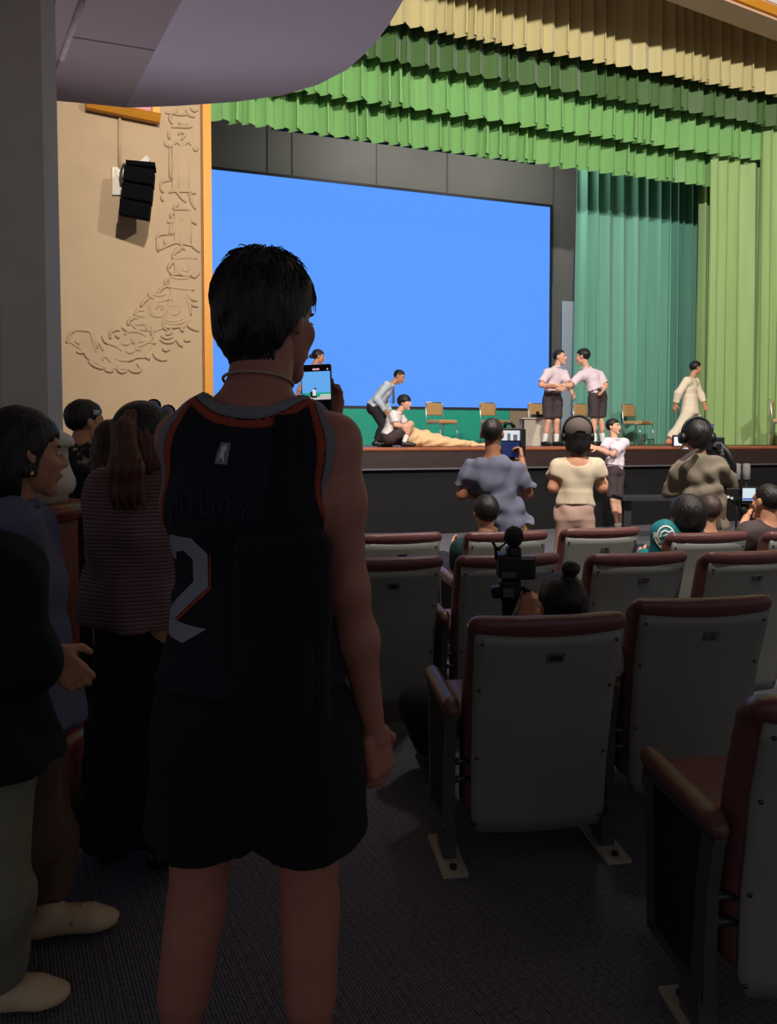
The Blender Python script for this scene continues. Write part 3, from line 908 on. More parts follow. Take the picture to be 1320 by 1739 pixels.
rel = empty('wall_relief', wx(-2.8, 2.8), 'scrolling plaster relief ornament beside the gold stage edge', 'relief')
def relief_strokes(strokes, ox, oy, k, r):
    for st in strokes:
        pts = [wall_pt(ox + a / k, oy + b / k, 0.004) for a, b in st]
        # smooth a little
        out = []
        for i in range(len(pts) - 1):
            p0, p1, p2, p3 = pts[max(i - 1, 0)], pts[i], pts[i + 1], pts[min(i + 2, len(pts) - 1)]
            for t in (0, 0.33, 0.66):
                out.append(0.5 * (2 * p1 + (p2 - p0) * t + (2 * p0 - 5 * p1 + 4 * p2 - p3) * t * t + (3 * p1 - p0 - 3 * p2 + p3) * t ** 3))
        out.append(pts[-1])
        n = len(out)
        rr = [r * (0.45 + 0.55 * math.sin(math.pi * min(max((i + 0.6) / (n + 0.2), 0), 1))) for i in range(n)]
        MB().tube(out, rr, 8).build('scroll', REL, rel, True)
relief_strokes(RELIEF_A, 100, 420, 5.28, 0.027)
relief_strokes(RELIEF_B, 230, 170, 6.442, 0.024)
def plate(poly, ox, oy, k, t):
    pts = [wall_pt(ox + a / k, oy + b / k, 0.0) for a, b in poly]
    MB().prism(pts, WN * t).build('raised_field', REL, rel)
plate([(400,500),(600,500),(600,1010),(400,1010)], 230, 170, 6.442, 0.02)
plate([(425,1215),(600,1215),(600,1600),(425,1560)], 230, 170, 6.442, 0.02)
plate([(1020,100),(1220,100),(1210,260),(1050,250)], 100, 420, 5.28, 0.02)
plate([(980,270),(1190,280),(1180,640),(1130,720),(950,720),(960,560),(1000,420)], 100, 420, 5.28, 0.016)
plate([(840,440),(980,430),(950,720),(860,760),(700,740),(640,690),(720,560)], 100, 420, 5.28, 0.014)
plate([(90,850),(150,750),(270,760),(320,900),(470,870),(640,750),(760,760),(850,860),(760,990),(600,1010),(700,1100),(420,1090),(270,1010),(200,920)], 100, 420, 5.28, 0.012)

# framed picture high on the cream wall
pf = empty('framed_picture', wall_pt(207, 190), 'gold framed pink picture hung high on the cream wall', 'picture')
pl, pr_ = wall_pt(151, 182), wall_pt(262, 206)
zb = (pl[2] + pr_[2]) / 2
MB().prism([wx(pl[0], zb, 0.07), wx(pr_[0], zb, 0.07), wx(pr_[0], zb + 1.5, 0.17), wx(pl[0], zb + 1.5, 0.17)], -WN * 0.03).build('picture', mat('pink_print', (196, 120, 122), 0.5, noise=0.2, nscale=2), pf)
mb = MB()
for (x0, x1, z0, z1) in ((pl[0] - 0.04, pr_[0] + 0.04, zb - 0.05, zb + 0.03), (pl[0] - 0.04, pl[0] + 0.04, zb, zb + 1.5), (pr_[0] - 0.04, pr_[0] + 0.04, zb, zb + 1.5), (pl[0] - 0.04, pr_[0] + 0.04, zb + 1.5, zb + 1.58)):
    mb.prism([wx(x0, z0, 0.12), wx(x1, z0, 0.12), wx(x1, z1, 0.20), wx(x0, z1, 0.20)], -WN * 0.10)
mb.build('frame', GOLD, pf)

# line-array loudspeaker with bracket
SPKB = mat('speaker_black', (8, 8, 11), 0.9, spec=0.05)
sp = wall_pt(232, 330, 0.45)
spk = empty('line_array_speaker', sp, 'black three-box line array loudspeaker on the cream wall', 'speaker')
u_m = F_PX / sp[1]
yaw_s = math.radians(14)
boxw, boxh = 47 / u_m, 30 / u_m
cz = P(233, 290, sp[1])[2]
pos = P(234, 285, sp[1]); R = rotz(yaw_s)
top = pos
tl = math.radians(4)
for i, (uu, vv, til) in enumerate(((237, 302, 3), (234, 330, 6), (230, 357, 11))):
    c = P(uu, vv, sp[1])
    a = math.radians(til); Rx = np.array([[1, 0, 0], [0, math.cos(a), -math.sin(a)], [0, math.sin(a), math.cos(a)]])
    ar = math.radians(-5 - i * 1.0); Ry = np.array([[math.cos(ar), 0, -math.sin(ar)], [0, 1, 0], [math.sin(ar), 0, math.cos(ar)]])
    RR = R @ Ry @ Rx
    bx = MB().box(c, (boxw, 0.26, boxh * 0.86), RR).build('speaker_box', SPKB, spk, bevel=0.01)
    MB().box(c + RR @ V(0, -0.132, 0), (boxw * 0.93, 0.01, boxh * 0.74), RR).build('grille', mat('speaker_grille', (9, 9, 13), 0.95, noise=0.3, nscale=200, spec=0.05), bx)
c = P(240, 283, sp[1])
MB().box(c, (boxw * 0.98, 0.24, 0.05), R).build('top_frame', SPKB, spk)
MB().prism([wall_pt(190, 285), wall_pt(217, 285), wall_pt(217, 332), wall_pt(190, 332)], WN * 0.03).build('wall_plate', mat('white_plate', (205, 195, 178), 0.6), spk)
MB().tube([wall_pt(205, 305, 0.02), c + V(0, 0.1, 0.0)], 0.035, 8).build('bracket_arm', mat('white_plate', (205, 195, 178), 0.6), spk, True)
MB().tube([wall_pt(205, 318, 0.03), wall_pt(202, 300, 0.12), wall_pt(205, 288, 0.2), c + V(-0.1, 0, 0.03)], 0.018, 6).build('cable', METAL_GREY, spk, True)
MB().tube([wall_pt(203, 288, 0.02), wall_pt(203, 196, 0.02)], 0.02, 6).build('conduit', CREAM, spk, True)
MB().prism([c + V(-0.1, 0.05, 0.03), c + V(0.05, 0.05, 0.16), c + V(0.09, 0.05, 0.10), c + V(0.02, 0.05, 0.02)], V(0, 0.03, 0)).build('bracket_fin', mat('white_plate', (205, 195, 178), 0.6), spk)

# proscenium beam top right, sloping lines from its own angle
def at_z(u, v, z):
    x = (u - 660) / F_PX; y = -(v - V0) / F_PX
    d = V(x, math.cos(PITCH) + y * math.sin(PITCH), -math.sin(PITCH) + y * math.cos(PITCH))
    return V(0, 0, CAM_Z) + d * ((z - CAM_Z) / d[2])
BZ = P(1130, 0, 11.2)[2]
b0 = at_z(1130, 0, BZ); b1 = at_z(1320, 70, BZ)
_e = at_z(1222, 0, BZ) - b0; _d = unit(b1 - b0); BW = float(np.linalg.norm(_e - _d * np.dot(_e, _d)))
bd = unit(V(b1[0] - b0[0], b1[1] - b0[1], 0)); bn = V(bd[1], -bd[0], 0)
q0 = b0 - bd * 8.5; q1 = b0 + bd * 7.0
BEAM = mat('beam_paint', (198, 164, 134), 0.8, noise=0.04, nscale=3)
o = MB().prism([q0, q1, q1 + bn * BW, q0 + bn * BW], V(0, 0, 1.6)).build('ceiling_beam', BEAM); structure(o, 'brown painted proscenium beam above the valances')
for (dz, hh, pr2, mm) in ((0.0, 0.03, 0.03, BEAM), (0.06, 0.14, 0.05, GOLD), (0.26, 0.9, 0.02, mat('white_relief', (214, 206, 196), 0.8, noise=0.25, nscale=9, bump=0.8, bscale=14)), (1.2, 0.14, 0.05, GOLD)):
    w = bn * BW
    t_ = MB().prism([q0 + w + V(0, 0, dz), q1 + w + V(0, 0, dz), q1 + w + V(0, 0, dz + hh), q0 + w + V(0, 0, dz + hh)], bn * pr2).build('moulding', mm, o)
o = MB().box((2, 4.5, 10.0), (24, 24, 0.2)).build('ceiling', CEIL); structure(o, 'high hall ceiling')
o = MB().prism([stage_pt(9.3, 6.0, 0), stage_pt(9.6, 6.0, 0), stage_pt(9.6, 19, 0), stage_pt(9.3, 19, 0)], V(0, 0, 9.9)).build('wall_right', CREAM); structure(o, 'cream wall at the right of the hall')

# balcony with curved edge over the left aisle
BAL = 3.27
edge_px = [(-400, 150), (-150, 158), (103, 171), (215, 183), (300, 180), (400, 173), (480, 162), (540, 144), (590, 118), (630, 82), (660, 43), (685, 0), (705, -50), (722, -110), (740, -200), (760, -320)]
BK = 0.16                                   # the soffit rises towards the stage
def bal_z(y): return BAL + BK * (y - 3.2)
def at_bal(u, v, dz=0.0):
    x = (u - 660) / F_PX; y = -(v - V0) / F_PX
    d = V(x, math.cos(PITCH) + y * math.sin(PITCH), -math.sin(PITCH) + y * math.cos(PITCH))
    t = (BAL - BK * 3.2 + dz - CAM_Z) / (d[2] - BK * d[1])
    return V(0, 0, CAM_Z) + d * t
edge = [at_bal(u, v) for u, v in edge_px]
yb0 = -1.2
poly = edge + [V(edge[-1][0] + 0.15, yb0, bal_z(yb0)), V(-7, yb0, bal_z(yb0)), V(-7, edge[0][1], bal_z(edge[0][1]))]
o = MB().prism(poly[::-1], V(0, 0, 0.9)).build('balcony_soffit', SOFFIT); structure(o, 'curved grey underside of the balcony overhead')
SOF = o
# flat ceiling boards left of the crease, a little lower
pan = [at_bal(60, 168, -0.03), at_bal(214, 182, -0.03), at_bal(309, 0, -0.03), at_bal(345, -90, -0.03), at_bal(-200, -90, -0.03), at_bal(-200, 160, -0.03)]
m_pan = mat('soffit_board', (196, 180, 184), 0.9, noise=0.05, nscale=2)
MB().prism(pan[::-1], V(0, 0, 0.03)).build('ceiling_board', m_pan, SOF)
J1 = mat('board_joint', (226, 212, 212), 0.8)
for a_, b_ in (((115, 62), (262, 86)), ((140, 0), (104, 100)), ((104, 100), (60, 215))):
    MB().tube([at_bal(a_[0], a_[1], -0.032), at_bal(b_[0], b_[1], -0.032)], 0.005 if a_[0] == 115 else 0.014, 6).build('joint_strip', J1, SOF, True)

# column on its wooden pedestal
cc = G(15, 2.78, 0.0)
PED_TOP = P(100, 860, 2.6)[2]
r_ped = 0.268
CT = bal_z(2.78)
col = empty('column', cc, 'white column with bulging base on a round wooden pedestal', 'column')
ca = math.atan2(-cc[1], -cc[0])
a8 = math.atan2(-1, 0)
prof = [(r_, PED_TOP + z_) for r_, z_ in ((0.227, 0), (0.227, 0.022), (0.245, 0.032), (0.256, 0.06), (0.254, 0.085), (0.240, 0.12), (0.229, 0.155), (0.229, 0.205), (0.251, 0.212), (0.252, 0.228), (0.243, 0.25), (0.222, 0.262), (0.212, 0.268))]
MB().lathe((cc[0], cc[1], 0), prof, 48).build('column_base', PLASTER, col, True)
toc = unit(V(-cc[0], -cc[1], 0)); ang_c = math.atan2(toc[1], toc[0])
MB().lathe((cc[0], cc[1], 0), [(0.212, PED_TOP + 0.26), (0.206, bal_z(2.78) + 0.03)], 8, ang_c + math.radians(46)).build('shaft', PLASTER, col)
MB().lathe((cc[0], cc[1], 0), [(0.209, CT - 0.12), (0.22, CT - 0.05), (0.24, CT + 0.02)], 8, ang_c + math.radians(46)).build('capital', PLASTER, col)
n = 12
for k in range(n):
    a0 = ang_c + math.radians(12) + 2 * math.pi * k / n; a1 = a0 + 2 * math.pi / n - 0.025
    mb = MB()
    pts = [V(cc[0] + r_ped * math.cos(a), cc[1] + r_ped * math.sin(a), 0.30) for a in (a0, a1)] + [V(cc[0] + (r_ped - 0.03) * math.cos(a), cc[1] + (r_ped - 0.03) * math.sin(a), 0.30) for a in (a1, a0)]
    mb.prism(pts, V(0, 0, PED_TOP - 0.34)).build('stave', WOOD_RED, col)
MB().lathe((cc[0], cc[1], 0), [(r_ped - 0.02, 0.2), (r_ped - 0.02, PED_TOP - 0.03)], 24).build('core', WOOD_DARK, col)
MB().lathe((cc[0], cc[1], 0), [(r_ped - 0.01, PED_TOP - 0.075), (r_ped + 0.02, PED_TOP - 0.06), (r_ped + 0.028, PED_TOP - 0.03), (r_ped + 0.02, PED_TOP - 0.005), (r_ped - 0.02, PED_TOP)], 48).build('cap_ring', WOOD_RED, col, True)
MB().lathe((cc[0], cc[1], 0), [(r_ped + 0.03, 0.0), (r_ped + 0.03, 0.20), (r_ped + 0.022, 0.23), (r_ped + 0.03, 0.25), (r_ped + 0.022, 0.28), (r_ped + 0.005, 0.30), (r_ped - 0.02, 0.31)], 48).build('plinth_ring', WOOD_RED, col, True)

# ------------------------------------------------------------------ curtains
def mat_satin(name, c, rough=0.45, sheen=0.3):
    return mat(name, c, rough, noise=0.08, nscale=6, stretch=(1, 1, 0.1), sheen=sheen, spec=0.5)
def curtain(name, x0, x1, Y0, z_top, z_bot, pleats, amp, m, seed, label, cat, group=None, hem_wave=0.0, sag=None, drift=0.0):
    rg = random.Random(seed)
    ds = []
    t = 0.0
    ph = 0.0
    nx = pleats * 14
    # random phase walk gives pleats of uneven width
    steps = [rg.uniform(0.55, 1.5) for _ in range(pleats)]
    tot = sum(steps); acc = [0]
    for s_ in steps: acc.append(acc[-1] + s_ / tot)
    amps = [rg.uniform(0.55, 1.25) for _ in range(pleats + 1)]
    rows = 14
    verts = []; faces = []
    for i in range(nx + 1):
        f = i / nx
        k = 0
        while k < pleats - 1 and acc[k + 1] <= f: k += 1
        lf = (f - acc[k]) / max(acc[k + 1] - acc[k], 1e-6)
        w = math.sin(2 * math.pi * lf)
        off = math.copysign(abs(w) ** 0.8, w) * amp * amps[k]
        side = 0.35 * amp * math.sin(4 * math.pi * lf) * amps[k]
        for j in range(rows + 1):
            g = j / rows
            zt = z_top; zb = z_bot if sag is None else z_bot + sag(f)
            z = zt + (zb - zt) * g
            if j == rows: z += hem_wave * (0.6 * math.sin(2 * math.pi * lf + 1.0) * amps[k])
            grow = 0.55 + 0.6 * g
            x = x0 + (x1 - x0) * f
            p = stage_pt(x, Y0, z) + N * (off * grow + drift * math.sin(3.1 * f + 2 * g)) + T * (side * grow + 0.25 * amp * math.sin(9 * f + 2.5 * g + seed) * g)
            verts.append(p)
    for i in range(nx):
        for j in range(rows):
            a = i * (rows + 1) + j
            faces.append((a, a + rows + 1, a + rows + 2, a + 1))
    o = mesh_obj(name, verts, faces, m)
    return tag(o, label, cat, group)
OLIVE = mat_satin('olive_gold_satin', (184, 172, 120), 0.55)
GREEN_D = mat_satin('deep_green_satin', (70, 104, 52), 0.5)
GREEN_L = mat_satin('light_green_satin', (128, 178, 108), 0.24, 0.1)
GREEN_P = mat_satin('pale_green_cloth', (152, 184, 114), 0.6)
TEAL = mat_satin('teal_cloth', (104, 170, 148), 0.6)
tiers = [('olive gold', OLIVE, 11.15, 38, 665, 10.5, 58, 0.09, 'topmost olive-gold pleated valance under the proscenium beam'),
         ('deep green', GREEN_D, 11.5, 97, 632, 9.7, 52, 0.09, 'deep green pleated valance below the olive-gold one'),
         ('bright green', GREEN_L, 11.85, 168, 600, 9.0, 46, 0.115, 'bright green satin valance, third tier from the top'),
         ('lowest green', GREEN_L, 12.2, 240, 640, 8.4, 44, 0.115, 'lowest bright green satin valance with scalloped hem over the stage')]
for i, (nm, mm, Y0, v, u, zt, npl, am, lab) in enumerate(tiers):
    zb = on_plane(u, v, Y0)[2]
    xa = -3.6 if i < 3 else -3.4
    x1 = 8.6 if i < 2 else (on_plane(1305, 270, Y0)[0] if i == 2 else on_plane(1212, 305, Y0)[0])
    curtain('valance', xa, x1, Y0, zt, zb, npl, am, mm, 11 + i, lab, 'curtain', 'stage valances', hem_wave=0.05)
def ux(u, Y0): return on_plane(u, 500, Y0)[0]
curtain('side_curtain', ux(1292, 11.68), 9.2, 11.68, 9.0, STAGE_Z + 0.01, 9, 0.13, GREEN_P, 31, 'pale green stage leg curtain at the right picture edge', 'curtain', 'side curtains')
curtain('side_curtain', ux(1203, 12.02), ux(1330, 12.02), 12.02, 8.4, STAGE_Z + 0.01, 6, 0.12, GREEN_P, 32, 'pale green leg curtain just right of the running person', 'curtain', 'side curtains')
curtain('side_curtain', ux(1184, 12.9), ux(1235, 12.9), 12.9, 8.4, STAGE_Z + 0.01, 3, 0.09, GREEN_P, 33, 'narrow green curtain strip between teal curtain and leg curtain', 'curtain', 'side curtains')
curtain('back_curtain', ux(979, 13.9), ux(1215, 13.9), 13.9, 8.6, STAGE_Z + 0.01, 14, 0.13, TEAL, 34, 'tall teal pleated curtain at the right of the screen', 'curtain')

# added helper lamp, hidden behind the crowd, to brighten the balcony underside
fl = V(-2.05, 5.6, 0.0)
fd = empty('added_fill_lamp', fl, 'small black floor floodlight in the aisle behind the standing crowd', 'lamp')
aim = unit(V(-0.6, 2.2, 2.95) - (fl + V(0, 0, 0.22)))
FR = frame(aim)
MB().box(fl + V(0, 0, 0.22), (0.26, 0.08, 0.18), FR).build('lamp_head', BLACK, fd)
MB().box(fl + V(0, 0, 0.22) + aim * 0.042, (0.23, 0.004, 0.15), FR).build('lens', mat('fill_lamp_glass', (200, 200, 210), 0.2, noise=0), fd)
MB().tube([fl + V(-0.15, 0, 0.0), fl + V(-0.15, 0, 0.22), fl + V(-0.13, 0, 0.22)], 0.012, 6).build('bracket', BLACK, fd, True)
MB().tube([fl + V(0.15, 0, 0.0), fl + V(0.15, 0, 0.22), fl + V(0.13, 0, 0.22)], 0.012, 6).build('bracket', BLACK, fd, True)
MB().box(fl + V(0, 0, 0.01), (0.34, 0.2, 0.02)).build('base', BLACK, fd)
spot('added_fill_beam', fl + V(0, 0, 0.22) + aim * 0.08, V(-0.6, 2.2, 3.1), 100, 70, 0.8, 0.10, (0.95, 0.88, 1.0))  # added light from the hidden helper, aimed up at the soffit
# ------------------------------------------------------------------ auditorium seats
PANEL = mat('seat_back_grey', (128, 129, 122), 0.42, noise=0.05, nscale=5, bump=0.05, bscale=200)
VINYL = mat('maroon_vinyl', (108, 68, 66), 0.35, noise=0.08, nscale=12, bump=0.06, bscale=120)
VINYL_D = mat('arm_vinyl_brown', (96, 66, 58), 0.32, noise=0.08, nscale=12)
FRAME_G = mat('seat_frame_grey', (84, 86, 88), 0.4, 0.4, noise=0.05)
CARPETSIDE = mat('arm_side_black', (18, 18, 20), 0.9, noise=0.2, nscale=80)
RIVET = mat('rivet_metal', (70, 70, 68), 0.35, 0.7)
PLATE = mat('number_plate_grey', (96, 94, 90), 0.5, noise=0.15, nscale=60)
INK = mat('number_ink', (30, 26, 26), 0.6)
FOOT = mat('foot_plate_beige', (168, 160, 144), 0.5, noise=0.1)

ZT = 0.85
LEAN = [(0.0, 0.10), (-0.02, 0.36), (-0.06, 0.60), (-0.115, 0.80)]
def back_y(z):
    for (y0, z0), (y1, z1) in zip(LEAN[:-1], LEAN[1:]):
        if z <= z1 or z1 == LEAN[-1][1]:
            t = (z - z0) / (z1 - z0)
            return y0 + (y1 - y0) * t
def bulge(x): return -0.035 * (1 - (x / 0.27) ** 2)
# panel mesh (local space)
def panel_mesh():
    nx, nz = 16, 14; vs = []; fs = []
    for side in (0, 1):
        for j in range(nz + 1):
            z = 0.10 + (0.80 - 0.10) * j / nz
            hw = 0.232 + 0.016 * j / nz
            if j == 0: hw -= 0.02
            for i in range(nx + 1):
                x = -hw + 2 * hw * i / nx
                zz = z - (0.012 * (1 - (x / 0.25) ** 2) if j == nz else 0)
                vs.append((x, back_y(z) + bulge(x) + side * 0.012, zz))
    m = (nx + 1) * (nz + 1)
    for j in range(nz):
        for i in range(nx):
            a = j * (nx + 1) + i
            fs.append((a, a + 1, a + nx + 2, a + nx + 1)); fs.append((m + a, m + a + nx + 1, m + a + nx + 2, m + a + 1))
    rim = [i for i in range(nx + 1)] + [(j * (nx + 1) + nx) for j in range(1, nz + 1)] + [nz * (nx + 1) + i for i in range(nx - 1, -1, -1)] + [j * (nx + 1) for j in range(nz - 1, 0, -1)]
    for a, b in zip(rim, rim[1:] + rim[:1]): fs.append((b, a, m + a, m + b))
    return vs, fs
def cushion_mesh():
    def shape(Fv, X, Y, Z):
        t = np.clip((Z - 0.16) / 0.69, -0.2, 1.05)
        yc = np.interp(Z, [0.10, 0.36, 0.60, 0.80, 0.90], [0.0, -0.02, -0.06, -0.115, -0.155]) + (-0.035 * (1 - (X / 0.27) ** 2)) + 0.062
        hx = 0.258 + 0.006 * t
        qx = np.abs(X) - (hx - 0.045); qy = np.abs(Y - yc) - (0.050 - 0.045); qz = np.abs(Z - 0.50) - (0.35 - 0.045)
        qy = np.abs(Y - yc - 0.0 + 0.010 * (Z > 0.80)) - 0.010
        d = np.sqrt(np.maximum(qx, 0) ** 2 + np.maximum(qy, 0) ** 2 + np.maximum(qz, 0) ** 2) + np.minimum(np.maximum(np.maximum(qx, qy), qz), 0) - 0.044
        # top roll overhangs the panel at the back
        ry = Y - (yc - 0.028); rz = Z - 0.818
        roll = np.sqrt(ry ** 2 + rz ** 2 + np.maximum(np.abs(X) - (hx - 0.03), 0) ** 2) - 0.036
        return smin(d, roll, 0.015)
    h = 0.0125
    return solid([rbox((0, 0.0, 0.5), (0.30, 0.22, 0.42), None, 0.01)], h, 0, extra=shape, pad=0.03)
def rounded_mesh(prims, h, k=0.01): return solid(prims, h, k)

_cache = {}
def shared(name, builder, m, smooth=True):
    if name not in _cache:
        v, f = builder()
        o = mesh_obj(name, v, f, m, None, smooth)
        _cache[name] = o.data
        bpy.data.objects.remove(o)
    return _cache[name]
def put(name, data, parent, loc=(0, 0, 0)):
    o = bpy.data.objects.new(name, data); o.parent = parent; o.location = loc
    COL.objects.link(o); return o

def mbmesh(fn):
    def b():
        mb = MB(); fn(mb); return mb.v, mb.f
    return b
AX = -0.305
def arm_pad(): return solid([cap((AX, 0.0, 0.535), (AX, 0.30, 0.545), 0.028, 0.030), cap((AX, -0.02, 0.532), (AX, -0.04, 0.526), 0.028, 0.024)], 0.010, 0.02)
def arm_frame(mb):
    mb.prism([(AX - 0.015, -0.05, 0.52), (AX - 0.015, 0.0, 0.52), (AX - 0.015, 0.03, 0.36), (AX - 0.015, 0.05, 0.09), (AX - 0.015, -0.01, 0.09), (AX - 0.015, -0.02, 0.36)], (0.03, 0, 0))
    mb.prism([(AX - 0.015, 0.26, 0.52), (AX - 0.015, 0.31, 0.52), (AX - 0.015, 0.28, 0.09), (AX - 0.015, 0.24, 0.09)], (0.03, 0, 0))
    mb.box((AX, 0.13, 0.51), (0.03, 0.36, 0.025)); mb.box((AX, 0.13, 0.10), (0.03, 0.28, 0.03))
def end_panel(mb):
    mb.prism([(AX - 0.011, -0.01, 0.51), (AX - 0.011, 0.27, 0.51), (AX - 0.011, 0.25, 0.11), (AX - 0.011, 0.04, 0.11)], (0.022, 0, 0))
def leg(mb):
    mb.box((AX, 0.04, 0.06), (0.045, 0.09, 0.12))
def foot(mb):
    mb.box((AX, 0.03, 0.006), (0.085, 0.25, 0.012))
def foot_bolts(mb):
    mb.lathe((AX, 0, 0.010), [(0.012, 0), (0.012, 0.012)], 8)
def seat_pad(): return solid([rbox((0, 0.30, 0.40), (0.245, 0.22, 0.055), None, 0.045)], 0.016, 0)
def hinge(mb):
    mb.tube([(AX, 0.0, 0.34), (-0.232, 0.0, 0.34)], 0.012, 8)
def rivet_mesh(mb): mb.lathe((0, 0, 0), [(0.0065, 0), (0.006, 0.003), (0.003, 0.005)], 8)

def seat(u, v, Y, yaw, label, number=None, aisle=False, group='auditorium seats', blot=False, legs=(0,)):
    top = P(u, v, Y)
    R = rotz(yaw)
    base = top - R @ V(0, -0.13, 0); base[2] = 0
    o = empty('auditorium_seat', base, label, 'seat', group)
    o.rotation_euler = (0, 0, yaw)
    put('back_panel', shared('back_panel', panel_mesh, PANEL), o)
    put('back_cushion', shared('back_cushion', cushion_mesh, VINYL), o)
    put('seat_cushion', shared('seat_cushion', seat_pad, VINYL), o)
    af = put('arm_frame', shared('arm_frame', mbmesh(arm_frame), FRAME_G, False), o)
    put('armrest', shared('armrest', arm_pad, VINYL_D), o)
    put('side_panel', shared('side_panel', mbmesh(end_panel), CARPETSIDE, False), o)
    for k in legs:
        put('leg', shared('leg', mbmesh(leg), FRAME_G, False), o, (k, 0, 0))
        fp = put('foot_plate', shared('foot_plate', mbmesh(foot), FOOT, False), o, (k, 0, 0))
        for y in (-0.06, 0.12): put('bolt', shared('bolt', mbmesh(foot_bolts), RIVET, False), fp, (0, y, 0))
    for z in (0, -0.06): put('hinge', shared('hinge', mbmesh(hinge), RIVET), o, (0, 0, z))
    rv = shared('rivet', mbmesh(rivet_mesh), RIVET)
    for z in (0.13, 0.36, 0.60, 0.765):
        for sx in (-1, 1):
            x = sx * (0.218 + 0.012 * (z - 0.14))
            r = put('rivet', rv, o, (x, back_y(z) + bulge(x) - 0.0, z)); r.rotation_euler = (math.pi / 2, 0, 0)
    if number is not None or blot:
        z = 0.715; y = back_y(z) + bulge(0) - 0.004
        tilt = math.atan2(0.075, 0.20)
        ct, st = math.cos(tilt), math.sin(tilt)
        Rt = np.array([[1, 0, 0], [0, ct, -st], [0, st, ct]])
        key = 'number_plate'
        def nb(mb): mb.box((0, 0, 0), (0.056, 0.004, 0.034))
        pl = put('number_plate', shared(key, mbmesh(nb), PLATE, False), o, (0.015, y, z)); pl.rotation_euler = (tilt, 0, 0)
        if number is not None:
            tv, tf = text_mesh(number, 0.036)
            vv = np.stack([tv[:, 0] + 0.004, np.full(len(tv), -0.003), tv[:, 1]], axis=1)
            d = mesh_obj('digit', vv, tf, INK, None, False); d.parent = pl
        else:
            def bl(mb):
                for k in range(4): mb.box((-0.016 + 0.010 * k, -0.003, 0.001 * (k % 2)), (0.007, 0.002, 0.020 - 0.004 * (k % 2)))
            put('worn_mark', shared('worn_mark', mbmesh(bl), INK, False), pl)
    return o
a12 = math.radians(11)
def yv(v): return (CAM_Z - ZT) * F_PX / (v - HORIZON)
seat(938, 1052, 2.34, math.radians(8), 'nearest middle grey-backed seat with worn number plate, bun-haired person sitting in it', blot=True, aisle=True, legs=(0, 0.56))
seat(1203, 1019, 2.60, math.radians(8), 'grey-backed seat numbered 2, right of the bun-haired person', '2', legs=(0.56,))
seat(664, 949, yv(949), a12, 'seat in the middle row closest to the jersey man, half hidden by his arm', blot=True)
seat(868, 944, yv(944), a12, 'middle-row seat right behind the gimbal camera')
seat(1090, 941, yv(941), a12, 'middle-row seat numbered 3, behind the bun-haired person', '3')
seat(1283, 938, yv(938), a12, 'middle-row seat numbered 4 at the right picture edge', '4')
seat(680, 907, yv(907), a12, 'front-row seat at the left end, partly behind the jersey man', blot=True)
seat(864, 904, yv(904), a12, 'front-row seat of the short-haired person in dark green')
seat(1025, 898, yv(898), a12, 'front-row seat numbered 4, right of the pink-trousered woman', '4')
seat(1208, 908, yv(906), a12, 'front-row seat of the person in the teal jacket')
seat(1372, 903, yv(903), a12, 'front-row seat cut by the right picture edge')
seat(1486, 1190, 1.60, math.radians(6), 'nearest seat in the bottom right corner, mostly out of frame', aisle=True)

# ------------------------------------------------------------------ chairs on the stage
CHROME = mat('chrome_tube', (210, 214, 214), 0.2, 0.9, noise=0)
PADBEIGE = mat('beige_chair_pad', (196, 156, 104), 0.6, noise=0.08, nscale=20)
def ch_frame(mb):
    for sx in (-0.21, 0.21):
        mb.tube([(sx, -0.24, 0.0), (sx, -0.20, 0.42), (sx, -0.25, 0.80), (sx * 0.9, -0.26, 0.83)], 0.012, 8)
        mb.tube([(sx, -0.2, 0.42), (sx, 0.18, 0.42), (sx, 0.22, 0.0)], 0.012, 8)
    mb.tube([(-0.19, -0.26, 0.83), (0.19, -0.26, 0.83)], 0.012, 8)
    mb.tube([(-0.21, 0.21, 0.12), (0.21, 0.21, 0.12)], 0.009, 8)
def ch_back(): return solid([rbox((0, -0.235, 0.70), (0.19, 0.025, 0.12), None, 0.022)], 0.012, 0)
def ch_seat(): return solid([rbox((0, 0.0, 0.45), (0.215, 0.215, 0.04), None, 0.035)], 0.014, 0)
def stage_chair(u, Y, yaw, label):
    p = G(u, Y, STAGE_Z)
    o = empty('stage_chair', p, label, 'chair', 'chairs in a row on the stage')
    o.rotation_euler = (0, 0, yaw)
    put('frame', shared('chair_frame', mbmesh(ch_frame), CHROME), o)
    put('backrest', shared('chair_back', ch_back, PADBEIGE), o)
    put('seat', shared('chair_seat', ch_seat, PADBEIGE), o)
    return o
cy = math.pi + math.radians(36)
stage_chair(751, 14.1, cy, 'beige padded chrome chair beside the kneeling boy on stage')
stage_chair(843, 14.3, cy, 'beige chrome chair on stage behind the grey-shirted cameraman')
stage_chair(925, 14.5, cy, 'beige chrome chair behind the boy with bent arms')
stage_chair(1001, 14.7, cy, 'beige chrome chair behind the leaning boy on stage')
stage_chair(1084, 14.9, cy, 'beige chrome chair standing free before the teal curtain')
stage_chair(1192, 14.9, cy, 'beige chrome chair behind the running person in cream')
stage_chair(1335, 13.2, cy + 0.4, 'pale chair cut by the right picture edge on stage')
